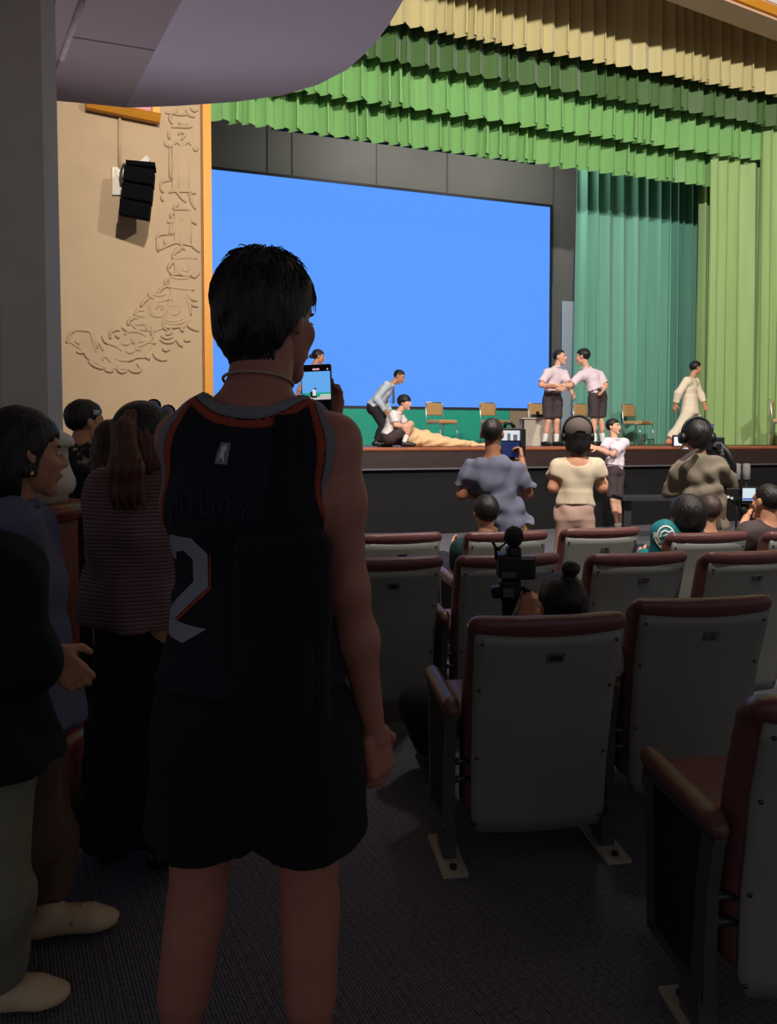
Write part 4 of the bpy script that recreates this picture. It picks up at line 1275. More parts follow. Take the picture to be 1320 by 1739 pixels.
# white table with black gear behind the boys
tb = empty('stage_table', G(912, 13.6, STAGE_Z), 'white boxy table with black gear on the stage', 'table')
p = G(912, 13.6, STAGE_Z)
MB().box(p + V(0, 0, 0.24), (0.58, 0.4, 0.48)).build('body', mat('white_laminate', (205, 196, 180), 0.6), tb)
MB().box(p + V(0, 0, 0.50), (0.64, 0.46, 0.03)).build('table_top', mat('white_laminate', (205, 196, 180), 0.6), tb)
MB().box(p + V(-0.29, -0.205, 0.24), (0.03, 0.02, 0.48)).build('edge_strip', BLACK, tb)
g = MB(); g.box(p + V(0.05, -0.05, 0.545), (0.30, 0.16, 0.06)); g.tube([p + V(0.0, -0.05, 0.56), p + V(0.0, -0.05, 0.63)], 0.03, 8)
tag(g.build('switch_box', BLACK), 'small black device on the white stage table', 'device')
# black table before the stage
tp = G(1115, 10.2, 0)
bt = empty('black_table', tp, 'black table standing before the stage right of the leaning boy', 'table')
tz = P(1100, 845, 10.2)[2]
MB().box(tp + V(0, 0, tz), (1.1, 0.5, 0.05)).build('table_top', mat('table_black', (44, 44, 46), 0.4), bt)
for dx in (-0.42, 0.45):
    MB().box(tp + V(dx, 0, tz / 2), (0.10, 0.10, tz)).build('leg', mat('table_black', (44, 44, 46), 0.4), bt)
for k, uu in enumerate((1252, 1268)):
    q = P(uu, 801, 9.6)
    st = empty('microphone_stand', G(uu, 9.6, 0), ('left' if k == 0 else 'right') + ' one of two grey foam microphones before the dark stage front', 'microphone', 'foam microphones')
    MB().lathe((q[0], q[1], q[2]), [(0.02, -0.11), (0.045, -0.10), (0.05, 0), (0.045, 0.10), (0.02, 0.11)], 12).build('windshield', mat('grey_foam', (112, 110, 108), 0.95, bump=0.4, bscale=150), st, True)
    MB().tube([(q[0], q[1], 0.0), (q[0], q[1], q[2] - 0.1)], 0.014, 8).build('pole', BLACK, st, True)
    MB().lathe((q[0], q[1], 0), [(0.12, 0), (0.12, 0.02), (0.02, 0.03)], 16).build('base', BLACK, st, True)
# ------------------------------------------------------------------ people on the stage
WHITE_SH = mat('white_shirt', (226, 220, 218), 0.8, noise=0.04)
PINK_SH = mat('pale_pink_shirt', (226, 208, 216), 0.8, noise=0.05)
BLUE_SH = mat('pale_blue_shirt', (196, 208, 222), 0.8, noise=0.04)
DARKTR = mat('dark_trousers', (34, 32, 38), 0.8)
SHORTS = mat('dark_brown_shorts', (66, 54, 56), 0.8, noise=0.08)
CREAMSUIT = mat('cream_suit', (232, 216, 190), 0.8, noise=0.04)
SOCK = mat('white_sock', (232, 230, 226), 0.9, noise=0.03)
SHOE_B = mat('black_shoe', (22, 20, 22), 0.4)
SHOE_W = mat('white_shoe', (214, 206, 196), 0.6)
ank = lambda u, Y, z=STAGE_Z: G(u, Y, z + 0.085)
RIGHT, LEFT = V(1, 0, 0), V(-1, 0, 0)

# bending man in pale blue shirt
Y = 12.6
J = px(Y, head=(678, 640), neck=(664, 654), chest=(654, 664), pelvis=(636, 690), shl=(663, 656, 0.17), shr=(657, 654, -0.16), ell=(652, 680, 0.20), elr=(640, 677, -0.20),
       wrl=(664, 699, 0.10), wrr=(655, 698, -0.12), hil=(637, 694, 0.09), hir=(636, 694, -0.09), knl=(658, 722, 0.10), knr=(651, 723, -0.08))
J['anl'] = ank(650, Y + 0.10); J['anr'] = ank(639, Y - 0.08)
J.update(hf=unit(V(0.85, -0.25, -0.45)), hu=V(0.4, 0, 1)); J['toel'] = J['toer'] = RIGHT
r_, Jx, _ = person(G(642, Y, STAGE_Z), 'man in pale blue shirt and tie bending over on stage', J, 0.98, 0.015, SKIN, ('crop', HAIR), dict(mat=BLUE_SH, sleeve=1.92, hem=0.02, collar=True),
       dict(mat=DARKTR, len=1.92), SHOE_B, seed=3)
tie = MB(); t0, t1 = P(668, 658, Y - 0.06), P(668, 687, Y - 0.08)
tie.prism([t0 + V(-0.015, 0, 0), t0 + V(0.02, 0, 0), t1 + V(0.03, 0, 0.04), t1 + V(0.005, 0, 0), t1 + V(-0.025, 0, 0.04)], V(0, 0.012, 0)).build('tie', mat('navy_tie', (40, 60, 110), 0.5), r_)

# kneeling boy
Y = 11.35
J = px(Y, head=(687, 684), neck=(674, 702), chest=(668, 714), pelvis=(662, 739), shl=(678, 705, 0.15), shr=(668, 704, -0.14), ell=(690, 722, 0.16), elr=(672, 722, -0.18),
       wrl=(697, 722, 0.06), wrr=(690, 724, -0.12), hil=(664, 743, 0.09), hir=(663, 744, -0.09), knl=(690, 752, 0.16), knr=(697, 720, -0.10))
J['anl'] = G(660, Y + 0.16, STAGE_Z + 0.06); J['anr'] = ank(687, Y - 0.10)
J['knl'] = G(697, Y + 0.2, STAGE_Z + 0.08)
J.update(hf=unit(V(0.9, -0.35, -0.05)), toer=RIGHT, toel=V(-1, 0, 0), hs=0.98)
person(G(672, Y, STAGE_Z), 'kneeling schoolboy in white shirt with bowl haircut at stage edge', J, 0.90, 0.014, SKIN_PALE, ('bowl', HAIR), dict(mat=WHITE_SH, sleeve=0.75, hem=0.0, collar=True),
       dict(mat=SHORTS, len=0.62, infl=0.022, belt=1, name='shorts'), SHOE_B, (SOCK, 0.62), seed=4)

# draped cloth lying along the stage edge
cl = []
prof = [(694, 737, 0.13), (705, 738, 0.16), (716, 744, 0.15), (730, 748, 0.13), (750, 751, 0.10), (775, 754, 0.07), (800, 757, 0.05), (822, 760, 0.03)]
pr = []
for (u0, v0_, r0), (u1, v1_, r1) in zip(prof[:-1], prof[1:]):
    a = G(u0, 11.55, STAGE_Z + r0 * 0.75); b = G(u1, 11.6, STAGE_Z + r1 * 0.75)
    pr.append(ecap(a, b, r0 * 1.5, r1 * 1.6, r0, r1, V(0, 1, 0)))
v, f = solid(pr, 0.016, 0.05, noise=(0.014, 40, 7), extra=lambda Fv, X, Y_, Z: np.maximum(Fv, (STAGE_Z + 0.003) - Z))
o = mesh_obj('draped_cloth', v, f, mat('beige_cloth', (226, 188, 142), 0.85, noise=0.06))
tag(o, 'long beige cloth heaped along the stage edge beside the kneeling boy', 'cloth')

# woman behind the phone
Y = 12.7
J = px(Y, head=(541, 606), neck=(532, 624), chest=(527, 642), pelvis=(521, 682), shl=(536, 630, 0.15), shr=(528, 629, -0.15), ell=(530, 655, 0.2), elr=(512, 654, -0.2),
       wrl=(540, 676, 0.1), wrr=(504, 672, -0.15), hil=(521, 686, 0.09), hir=(521, 686, -0.09), knl=(526, 722, 0.08), knr=(520, 722, -0.08))
J['anl'] = ank(524, Y + 0.08); J['anr'] = ank(514, Y - 0.08)
J.update(hf=unit(V(0.9, 0.2, -0.15)), toel=RIGHT, toer=RIGHT, hs=1.0)
person(G(520, Y, STAGE_Z), 'woman with low bun and white blouse on stage behind the phone', J, 0.95, 0.015, SKIN, ('bun_low', HAIR), dict(mat=WHITE_SH, sleeve=0.7, hem=0.02),
       dict(mat=DARKTR, len=1.9, name='trousers'), SHOE_B, seed=5)

# boy with bent arms
Y = 12.4
J = px(Y, head=(951, 607), neck=(945, 625), chest=(941, 642), pelvis=(937, 674), shl=(958, 630, -0.06), shr=(930, 628, -0.10), ell=(966, 654, -0.10), elr=(919, 654, -0.22),
       wrl=(973, 670, -0.32), wrr=(945, 659, -0.36), hil=(946, 678, 0.0), hir=(931, 678, -0.04), knl=(946, 716, -0.06), knr=(931, 716, -0.08))
# faces the hall and to the right: the picture's left shoulder is his right
J['anl'] = ank(945, Y - 0.02); J['anr'] = ank(925, Y - 0.04)
J['shl'], J['shr'] = P(958, 635, Y + 0.05), P(930, 633, Y - 0.12)
J['hs'] = 1.06
J.update(hf=unit(V(0.9, -0.5, 0.0)), toel=unit(V(0.7, -0.7, 0)), toer=unit(V(0.4, -0.9, 0)))
JJ = J
person(G(936, Y, STAGE_Z), 'schoolboy in pink shirt facing the leaning boy, arms bent', JJ, 0.98, 0.014, SKIN_PALE, ('crop', HAIR), dict(mat=PINK_SH, sleeve=0.8, hem=-0.10, collar=True, infl=0.016),
       dict(mat=SHORTS, len=0.86, infl=0.020, flare=0.015, belt=1, name='shorts'), SHOE_B, (SOCK, 0.62), seed=6, bulk=0.86)

# leaning boy
Y = 12.25
J = px(Y, head=(990, 606), neck=(997, 626), chest=(1004, 641), pelvis=(1015, 670), shl=(985, 639, -0.10), shr=(1018, 636, 0.06), ell=(968, 655, -0.16), elr=(1029, 655, 0.02),
       wrl=(943, 655, -0.24), wrr=(1024, 664, -0.14), hil=(1009, 676, -0.05), hir=(1021, 676, 0.05), knl=(1008, 714, -0.06), knr=(1021, 714, 0.04))
J['anl'] = ank(1010, Y - 0.06); J['anr'] = ank(1024, Y + 0.06)
J['hs'] = 1.08
J.update(hf=unit(V(-0.85, 0.5, -0.1)), toel=unit(V(-0.8, 0.5, 0)), toer=unit(V(-0.8, 0.5, 0)))
person(G(1014, Y, STAGE_Z), 'schoolboy in pink shirt leaning left, seen from behind on stage', J, 0.98, 0.014, SKIN_PALE, ('short', HAIR), dict(mat=PINK_SH, sleeve=0.8, hem=-0.10, infl=0.016, collar=True),
       dict(mat=SHORTS, len=0.86, infl=0.020, flare=0.015, belt=-1, name='shorts'), SHOE_B, (SOCK, 0.62), seed=7, bulk=0.86)

# running person in cream
Y = 12.7
J = px(Y, head=(1182, 625), neck=(1173, 643), chest=(1171, 660), pelvis=(1172, 694), shl=(1181, 648, 0.15), shr=(1167, 647, -0.14), ell=(1190, 670, 0.18), elr=(1153, 667, -0.20),
       wrl=(1196, 685, 0.12), wrr=(1148, 686, -0.16), hil=(1176, 700, 0.09), hir=(1170, 700, -0.09), knl=(1190, 724, 0.09), knr=(1155, 724, -0.09))
J['anl'] = ank(1190, Y + 0.09); J['anr'] = G(1137, Y - 0.09, STAGE_Z + 0.11)
J.update(hf=unit(V(1, 0.15, -0.1)), toel=RIGHT, toer=RIGHT)
person(G(1172, Y, STAGE_Z), 'person in cream suit hurrying right across the stage', J, 0.94, 0.015, SKIN, ('short', HAIR), dict(mat=CREAMSUIT, sleeve=1.9, hem=0.10, infl=0.022, name='jacket'),
       dict(mat=CREAMSUIT, len=1.9, infl=0.03), mat('tan_shoe', (196, 128, 92), 0.5), seed=8)

# boy leaning against the stage front
Y = 10.9
J = px(Y, head=(1042, 725), neck=(1045, 748), chest=(1046, 764), pelvis=(1043, 798), shl=(1061, 752, 0.0), shr=(1032, 750, -0.05), ell=(1040, 772, -0.22), elr=(1024, 766, -0.2),
       wrl=(1012, 762, -0.36), wrr=(1004, 757, -0.32), hil=(1050, 804, 0.04), hir=(1038, 804, -0.02), knl=(1049, 848, -0.02), knr=(1041, 848, -0.04))
J['anl'] = G(1056, Y + 0.05, 0.085); J['anr'] = G(1050, Y - 0.03, 0.085)
JJ = dict(J)
JJ.update(hf=unit(V(0.75, -0.65, 0.05)), toel=unit(V(0.3, -0.9, 0)), toer=unit(V(0.3, -0.9, 0)))
person(G(1046, Y, 0), 'laughing schoolboy in pink shirt standing on the floor before the stage', JJ, 0.96, 0.014, SKIN_PALE, ('short', HAIR), dict(mat=PINK_SH, sleeve=0.8, hem=-0.08, infl=0.018, collar=True),
       dict(mat=SHORTS, len=0.90, infl=0.020, flare=0.015, belt=1, name='shorts'), SHOE_B, (SOCK, 0.82), seed=9, mouth_open=True, bulk=0.84)

# ------------------------------------------------------------------ crew before the front row
GREYTEE = mat('slate_grey_tee', (98, 100, 118), 0.85, noise=0.06)
KHAKI = mat('khaki_cotton', (186, 146, 94), 0.85, noise=0.08)
CREAMTEE = mat('cream_tee', (198, 180, 154), 0.85, noise=0.05)
PINKTR = mat('dusty_pink_trousers', (190, 156, 142), 0.85, noise=0.06)
OLIVEJ = mat('olive_grey_jacket', (112, 102, 86), 0.85, noise=0.08)
BROWNTR = mat('brown_trousers', (84, 66, 56), 0.85, noise=0.08)

# grey tee cameraman
Y = 5.05
J = px(Y, head=(836, 738), neck=(836, 776, -0.02), chest=(838, 815), pelvis=(862, 884), shl=(801, 800), shr=(877, 801), ell=(784, 840, 0.02), elr=(896, 838, 0.05),
       wrl=(850, 838, 0.32), wrr=(886, 780, 0.30), hil=(848, 896), hir=(880, 896))
J['knl'] = G(850, Y + 0.06, 0.47); J['knr'] = G(892, Y + 0.06, 0.47); J['anl'] = G(848, Y, 0.085); J['anr'] = G(898, Y, 0.085)
J.update(hf=unit(V(0.25, 0.95, 0.05)), hs=0.92)
person(G(852, Y, 0), 'cameraman in slate grey t-shirt and khaki trousers seen from behind', J, 0.93, 0.012, SKIN_DARK, ('crop', HAIR), dict(mat=GREYTEE, sleeve=0.72, hem=0.06, infl=0.018, fold=0.014, fscale=46),
       dict(mat=KHAKI, len=1.9, infl=0.008), SHOE_B, seed=12, bulk=0.88, hands={'r': dict(curl=0.8), 'l': dict(curl=0.8)})
# his monitor rig
def boxat(mb, u0, v0_, u1, v1_, Y, t):
    a, b = P(u0, v0_, Y), P(u1, v1_, Y)
    mb.box((a + b) / 2, (abs(b[0] - a[0]), t, abs(a[2] - b[2])))
    return mb
mn = empty('field_monitor', P(872, 775, 5.5), 'black camera monitor with handle held by the grey-shirted cameraman', 'monitor')
boxat(MB(), 852, 727, 888, 780, 5.5, 0.05).build('housing', BLACK, mn, bevel=0.006)
boxat(MB(), 853, 731, 883, 748, 5.47, 0.006).build('screen', mat('monitor_image', (30, 30, 30), 0.4, noise=0, emit=(226, 232, 240), estr=0.9), mn)
boxat(MB(), 853, 750, 884, 776, 5.47, 0.006).build('lower_panel', mat('monitor_navy', (24, 32, 66), 0.3, emit=(28, 40, 92), estr=0.5), mn)
fg = MB()
boxat(fg, 862, 736, 867, 748, 5.465, 0.004); boxat(fg, 872, 738, 879, 748, 5.465, 0.004)
fg.build('screen_figures', mat('monitor_figures', (70, 72, 76), 0.5, emit=(110, 112, 118), estr=0.5), mn)
MB().tube([P(857, 727, 5.5), P(859, 719, 5.5), P(868, 718, 5.5), P(874, 726, 5.5)], 0.014, 8).build('handle', BLACK, mn, True)
MB().box(P(887, 752, 5.46), (0.035, 0.10, 0.20)).build('side_grip', BLACK, mn)
MB().tube([P(868, 778, 5.5), P(862, 850, 5.44)], 0.016, 8).build('support_rod', BLACK, mn, True)

# cap woman
Y = 5.25
J = px(Y, head=(981, 742), neck=(980, 778, -0.02), chest=(978, 812), pelvis=(976, 868), shl=(948, 793), shr=(1012, 793), ell=(939, 828, 0.0), elr=(1023, 828, 0.02),
       wrl=(950, 818, 0.24), wrr=(1024, 812, 0.22), hil=(963, 884), hir=(990, 884))
J['knl'] = G(957, Y + 0.03, 0.46); J['knr'] = G(994, Y + 0.03, 0.46); J['anl'] = G(953, Y, 0.085); J['anr'] = G(996, Y, 0.085)
J.update(hf=unit(V(0.1, 1, 0.05)), hs=0.95)
rt, Jx, HR = person(G(976, Y, 0), 'woman in brown cap, cream top and dusty pink trousers seen from behind', J, 0.92, 0.012, SKIN, ('bob', HAIR), dict(mat=CREAMTEE, sleeve=0.45, hem=-0.05, infl=0.014, fold=0.009, fscale=44, neck=0.06, neckr=0.085, neckshift=-0.03),
       dict(mat=PINKTR, len=1.95, infl=0.022, flare=0.03, fold=0.006, fscale=40), SHOE_B, seed=13, bulk=0.82, hands={'r': dict(curl=1.1), 'l': dict(curl=0.8)})
hc = Jx['head']; s = 0.95
capm = mat('brown_grey_cap', (86, 74, 68), 0.85, noise=0.08)
L = lambda x, y, z: hc + HR @ (V(x, y, z) * s)
v, f = solid([ell(L(0, -0.014, 0.05), V(0.099, 0.118, 0.098) * s, HR)], 0.008, 0,
             extra=lambda Fv, X, Y_, Z: np.maximum(np.maximum(Fv, (L(0, 0, 0.012)[2]) - Z), -(np.sqrt(((X - L(0, -0.12, 0.02)[0]) / 1.5) ** 2 + (Y_ - L(0, -0.12, 0.02)[1]) ** 2 + ((Z - L(0, -0.12, 0.02)[2])) ** 2) - 0.026)))
cp = mesh_obj('cap', v, f, capm, rt)
MB().lathe(L(0, 0.15, 0.03), [(0.02, 0), (0.085, 0.002), (0.085, 0.01), (0.02, 0.014)], 20).build('brim', capm, cp, True)
hp = [L(math.cos(a) * 0.107, -0.01, 0.035 + math.sin(a) * 0.125) for a in [math.pi * k / 12 for k in range(13)]]
hpo = MB().tube(hp, 0.010, 8).build('headphone_band', BLACK, rt, True)
for sx in (-1, 1):
    MB().tube([L(sx * 0.085, -0.005, 0.0), L(sx * 0.118, -0.005, 0.0)], 0.034, 12).build('ear_cup', BLACK, hpo, True)

# olive jacket cameraman
Y = 5.3
J = px(Y, head=(1184, 744), neck=(1188, 776, -0.02), chest=(1190, 808), pelvis=(1194, 872), shl=(1152, 798), shr=(1223, 797), ell=(1146, 832, 0.08), elr=(1236, 820, 0.10),
       wrl=(1160, 800, 0.32), wrr=(1240, 826, 0.33), hil=(1180, 888), hir=(1210, 888))
J['knl'] = G(1176, Y + 0.06, 0.46); J['knr'] = G(1216, Y + 0.04, 0.46); J['anl'] = G(1172, Y, 0.085); J['anr'] = G(1220, Y, 0.085)
J.update(hf=unit(V(0.0, 1, 0.0)), hs=0.96)
rt, Jx, HR = person(G(1194, Y, 0), 'cameraman in olive-grey jacket with headphones seen from behind', J, 0.93, 0.012, SKIN, ('thick', HAIR), dict(mat=OLIVEJ, sleeve=1.9, hem=0.12, infl=0.022, fold=0.016, fscale=46, name='jacket', neck=-0.02, neckr=0.06),
       dict(mat=BROWNTR, len=1.9, infl=0.02), SHOE_B, seed=14, bulk=0.9, hands={'r': dict(curl=0.9), 'l': dict(curl=0.9)})
hc = Jx['head']; L = lambda x, y, z: hc + HR @ (V(x, y, z) * 0.96)
hp = [L(math.cos(a) * 0.110, -0.0, 0.03 + math.sin(a) * 0.125) for a in [math.pi * k / 12 for k in range(13)]]
hpo = MB().tube(hp, 0.012, 8).build('headphone_band', BLACK, rt, True)
for sx in (-1, 1):
    MB().tube([L(sx * 0.085, 0, 0.0), L(sx * 0.128, 0, 0.0)], 0.040, 12).build('ear_cup', BLACK, hpo, True)
st0, st1 = P(1157, 782, Y - 0.165), P(1184, 762, Y - 0.135)
MB().prism([st0, st0 + V(0.03, 0, -0.004), st1 + V(0.02, 0, 0), st1], V(0, 0.05, 0)).build('camera_strap', mat('brown_strap', (56, 44, 40), 0.7), rt)
# shoulder camera rig of the olive cameraman
rig = empty('camera_rig', P(1205, 770, 5.65), 'shoulder camera rig with small screens around the olive-jacketed man', 'camera')
boxat(MB(), 1196, 742, 1216, 772, 5.65, 0.30).build('camera_body', BLACK, rig, bevel=0.008)
boxat(MB(), 1143, 739, 1160, 759, 5.62, 0.03).build('side_monitor', mat('brown_black', (52, 36, 32), 0.5), rig)
boxat(MB(), 1145.5, 742, 1158, 757, 5.60, 0.006).build('bright_screen', mat('white_screen', (60, 60, 60), 0.4, noise=0, emit=(244, 246, 250), estr=1.0), rig)
boxat(MB(), 1198, 720, 1211, 735, 5.62, 0.02).build('small_monitor', BLACK, rig)
boxat(MB(), 1199, 721, 1210, 731, 5.60, 0.006).build('blue_screen', mat('blue_lcd', (40, 60, 90), 0.4, noise=0, emit=(96, 160, 250), estr=0.9), rig)
MB().tube([P(1204, 735, 5.63), P(1206, 744, 5.64)], 0.012, 8).build('monitor_arm', METAL_GREY, rig, True)
MB().tube([P(1157, 762, 5.62), P(1196, 765, 5.65)], 0.012, 8).build('rod', METAL_GREY, rig, True)
rg = random.Random(5)
for k in range(9):
    t = k / 8
    c = P(1206 + 36 * t, 752 + 42 * t * t, 5.5)
    MB().box(c, (0.035, 0.05, 0.035), rotz(k)).build('clamp', METAL_GREY if k % 3 else BLACK, rig)
MB().tube([P(1202, 748, 5.55), P(1222, 752, 5.52), P(1236, 768, 5.48), P(1246, 790, 5.45), P(1246, 812, 5.5), P(1241, 826, 5.58)], 0.022, 8).build('arm_cable', BLACK, rig, True)

# ------------------------------------------------------------------ seated people
DKGREEN = mat('dark_green_shirt', (22, 52, 52), 0.85, noise=0.08)
TEALJ = mat('teal_jacket', (20, 112, 118), 0.7, noise=0.06)
DKBROWN = mat('dark_brown_tee', (70, 58, 58), 0.85, noise=0.06)
DENIM_D = mat('dark_jeans', (26, 30, 44), 0.85, noise=0.1)
def seated_px(u, v, Y, yaw, s=0.95):
    """slouching in the seat: the lower the head, the further forward the hips"""
    head = P(u, v, Y)
    R = rotz(yaw)
    nz = head[2] - 0.165 * s
    fo = math.sqrt(max((0.49 * s) ** 2 - (nz - 0.42) ** 2, 0.0025))
    o_ = V(head[0], head[1], 0)
    q = lambda x, y, z: o_ + R @ V(x, y, 0) + V(0, 0, z)
    J = dict(hf=R @ V(0, 1, 0), head=head, neck=q(0, -0.03, nz), chest=q(0, -0.03 + fo * 0.42, nz + (0.42 - nz) * 0.42), pelvis=q(0, fo, 0.42),
             shl=q(-0.17 * s, -0.01, nz - 0.045), shr=q(0.17 * s, -0.01, nz - 0.045), ell=q(-0.23, 0.10, max(nz - 0.28, 0.58)), elr=q(0.23, 0.10, max(nz - 0.28, 0.58)),
             wrl=q(-0.12, 0.32, 0.62), wrr=q(0.12, 0.32, 0.62), hil=q(-0.09, fo + 0.03, 0.41), hir=q(0.09, fo + 0.03, 0.41),
             knl=q(-0.12, fo + 0.34, 0.52), knr=q(0.12, fo + 0.34, 0.52), anl=q(-0.12, fo + 0.30, 0.085), anr=q(0.12, fo + 0.30, 0.085))
    return J, o_
J, b = seated_px(825, 872, 4.78, a12)
J['shl'] = P(784, 930, 4.82); J['ell'] = P(776, 980, 4.95)
person(b, 'person with short black hair in dark green shirt, front row', J, 0.95, 0.014, SKIN, ('short', HAIR), dict(mat=DKGREEN, sleeve=0.7, hem=0.0), dict(mat=DENIM_D, len=1.9), SHOE_B, seed=21)
J, b = seated_px(1166, 880, 4.70, a12)
J['hs'] = 1.12; J['shl'] = P(1128, 906, 4.66); J['ell'] = P(1112, 965, 4.72)
JT = J
rt, Jx, _ = person(b, 'black-haired person in teal jacket with round white emblem, front row', J, 0.98, 0.013, SKIN, ('thick', HAIR), dict(mat=TEALJ, sleeve=1.9, hem=0.0, infl=0.03, name='jacket', fold=0.007), dict(mat=DENIM_D, len=1.9), SHOE_B, seed=22)
jk = [o for o in rt.children if o.name.startswith('jacket')][0]
def wrap_on(jk, root_loc, pts2d, eye=None, off=0.006):
    """lays flat artwork (u, v pixels) onto a garment along the sight line of its wearer's back"""
    bm = bmesh.new(); bm.from_mesh(jk.data)
    tree = BVHTree.FromBMesh(bm); bm.free()
    out = []
    org = Vector((0, 0, CAM_Z)) - Vector(root_loc)
    for (u, v) in pts2d:
        tgt = Vector(P(u, v, 4.0)) - Vector((0, 0, CAM_Z)); d = tgt.normalized()
        hit = tree.ray_cast(org, d)
        if hit[0] is None:
            nr = tree.find_nearest(org + d * (out_len[0] if out_len else 4.6)); q = nr[0] if nr[0] else org + d * 4.6; nn = nr[1]
        else:
            q = hit[0]; nn = hit[1]; out_len[:] = [(hit[0] - org).length]
        if nn.dot(d) > 0: nn = -nn
        out.append(np.array(q + nn * off) + np.array(root_loc))
    return out
out_len = [4.6]
WHITEPR = mat('white_print', (222, 222, 214), 0.7, noise=0.05)
def ribbon(pts, w, m, name, parent, jk, loc):
    left, right = [], []
    for i, p in enumerate(pts):
        a = pts[max(i - 1, 0)]; b = pts[min(i + 1, len(pts) - 1)]
        t = unit(V(b[0] - a[0], b[1] - a[1])); n_ = V(-t[1], t[0]) * w / 2
        left.append((p[0] + n_[0], p[1] + n_[1])); right.append((p[0] - n_[0], p[1] - n_[1]))
    L_, R_ = wrap_on(jk, loc, left), wrap_on(jk, loc, right)
    n = len(pts)
    return mesh_obj(name, L_ + R_, [(i, i + 1, n + i + 1, n + i) for i in range(n - 1)], m, parent, False)
loc = np.array(rt.location)
ring = [(1131 + 13 * math.cos(a), 908 + 14 * math.sin(a)) for a in [2 * math.pi * k / 20 for k in range(21)]]
ribbon(ring, 2.4, WHITEPR, 'emblem_ring', rt, jk, loc)
ribbon([(1122, 912), (1124, 904), (1130, 901), (1136, 904), (1141, 901)], 3.2, WHITEPR, 'emblem_bird', rt, jk, loc)
ribbon([(1127, 910), (1132, 907), (1138, 910)], 2.4, WHITEPR, 'emblem_wing', rt, jk, loc)
ribbon([(1114, 904), (1114, 912), (1119, 922), (1126, 930), (1133, 937)], 6.0, mat('cream_print', (206, 200, 180), 0.7), 'emblem_band', rt, jk, loc)

J, b = seated_px(1203, 868, 5.15, a12)
person(b, 'brown-haired person sitting hidden behind the teal-jacketed one', J, 0.9, 0.016, SKIN, ('short', mat('dark_brown_hair', (58, 42, 34), 0.5, noise=0.3, nscale=50)), dict(mat=BROWNTR, sleeve=0.7, hem=0.0), dict(mat=DENIM_D, len=1.9), SHOE_B, seed=23)
J, b = seated_px(1303, 853, 4.95, math.radians(20))
J['wrl'] = P(1268, 878, 5.3); J['wrr'] = P(1290, 880, 5.3)
person(b, 'man in dark brown t-shirt filming at the right picture edge', J, 1.0, 0.013, SKIN, ('crop', HAIR), dict(mat=DKBROWN, sleeve=0.7, hem=0.0, infl=0.022), dict(mat=DENIM_D, len=1.9), SHOE_B, seed=24, hands={'l': dict(curl=0.9), 'r': dict(curl=0.9)}, bulk=1.1)
vc = empty('video_camera', P(1260, 875, 5.35), 'black video camera with lit flip screen beside the brown-shirted man', 'camera')
boxat(MB(), 1226, 828, 1252, 850, 5.38, 0.14).build('camera_body', BLACK, vc, bevel=0.006)
MB().tube([P(1250, 846, 5.36), P(1268, 850, 5.36)], 0.055, 14).build('lens', BLACK, vc, True)
boxat(MB(), 1259, 826, 1285, 856, 5.30, 0.02).build('flip_screen', BLACK, vc)
boxat(MB(), 1262, 829, 1283, 850, 5.285, 0.006).build('screen', mat('pale_screen', (60, 60, 60), 0.4, noise=0, emit=(214, 230, 238), estr=0.9), vc)
boxat(MB(), 1262, 846, 1283, 849, 5.28, 0.004).build('status_bar', mat('status_blue', (40, 60, 120), 0.4, noise=0, emit=(60, 84, 190), estr=0.7), vc)
MB().tube([P(1258, 852, 5.34), P(1266, 880, 5.32)], 0.03, 10).build('grip', BLACK, vc, True)
for k, cc_ in enumerate(((235, 150, 130), (230, 220, 200), (180, 190, 210))):
    boxat(MB(), 1229 + k * 6, 840 + 2 * k, 1233 + k * 6, 844 + 2 * k, 5.30, 0.01).build('button', mat('button_%d' % k, cc_, 0.4), vc)

# bun-haired person in the near seat with gimbal camera
yaw = math.radians(8)
J, b = seated_px(954, 1030, 2.72, yaw, 0.95)
J['wrl'] = P(893, 1052, 3.0); J['ell'] = P(845, 1150, 2.85); J['knl'] = P(712, 1195, 3.0); J['hil'] = P(880, 1235, 2.75)
J['anl'] = G(735, 3.12, 0.085)
J['hs'] = 0.97
person(b, 'person with a small top bun seated in the nearest middle seat', J, 0.95, 0.010, SKIN, ('bun_top', HAIR), dict(mat=mat('light_grey_top', (150, 142, 136), 0.85), sleeve=1.2, hem=0.0, infl=0.03), dict(mat=DENIM_D, len=1.9, infl=0.022), SHOE_B, seed=25,
       hands={'l': dict(d=V(0.2, 0.1, 1), n=V(0, -1, 0.2), curl=1.2, thumb=V(1, 0, 0))})
gm = empty('gimbal_camera', P(872, 1052, 3.05), 'black camera with fluffy microphone on a gimbal grip', 'camera')
YG = 3.05
v, f = solid([rbox(P(880, 962, YG), (0.068, 0.045, 0.050), None, 0.012), rbox(P(872, 938, YG), (0.030, 0.03, 0.026), None, 0.01), rbox(P(852, 960, YG), (0.018, 0.05, 0.05), None, 0.01)], 0.006, 0.012)
mesh_obj('camera_body', v, f, BLACK, gm)
boxat(MB(), 852, 972, 876, 981, YG - 0.052, 0.006).build('label_plate', mat('plate_grey', (92, 88, 90), 0.5), gm)
boxat(MB(), 884, 943, 906, 949, YG - 0.03, 0.05).build('top_dial', mat('dial_beige', (150, 140, 122), 0.4), gm)
v, f = solid([ell(P(873, 911, YG), (0.040, 0.05, 0.042))], 0.005, 0, noise=(0.0025, 200, 3))
mesh_obj('furry_microphone', v, f, mat('mic_fur', (44, 38, 40), 0.95, bump=0.8, bscale=300), gm)
MB().lathe(P(873, 911, YG), [(0.02, -0.002), (0.02, 0.002)], 12).build('mic_core', mat('mic_red', (90, 40, 36), 0.6), gm)
MB().tube([P(873, 928, YG), P(873, 940, YG)], 0.012, 8).build('mic_mount', BLACK, gm, True)
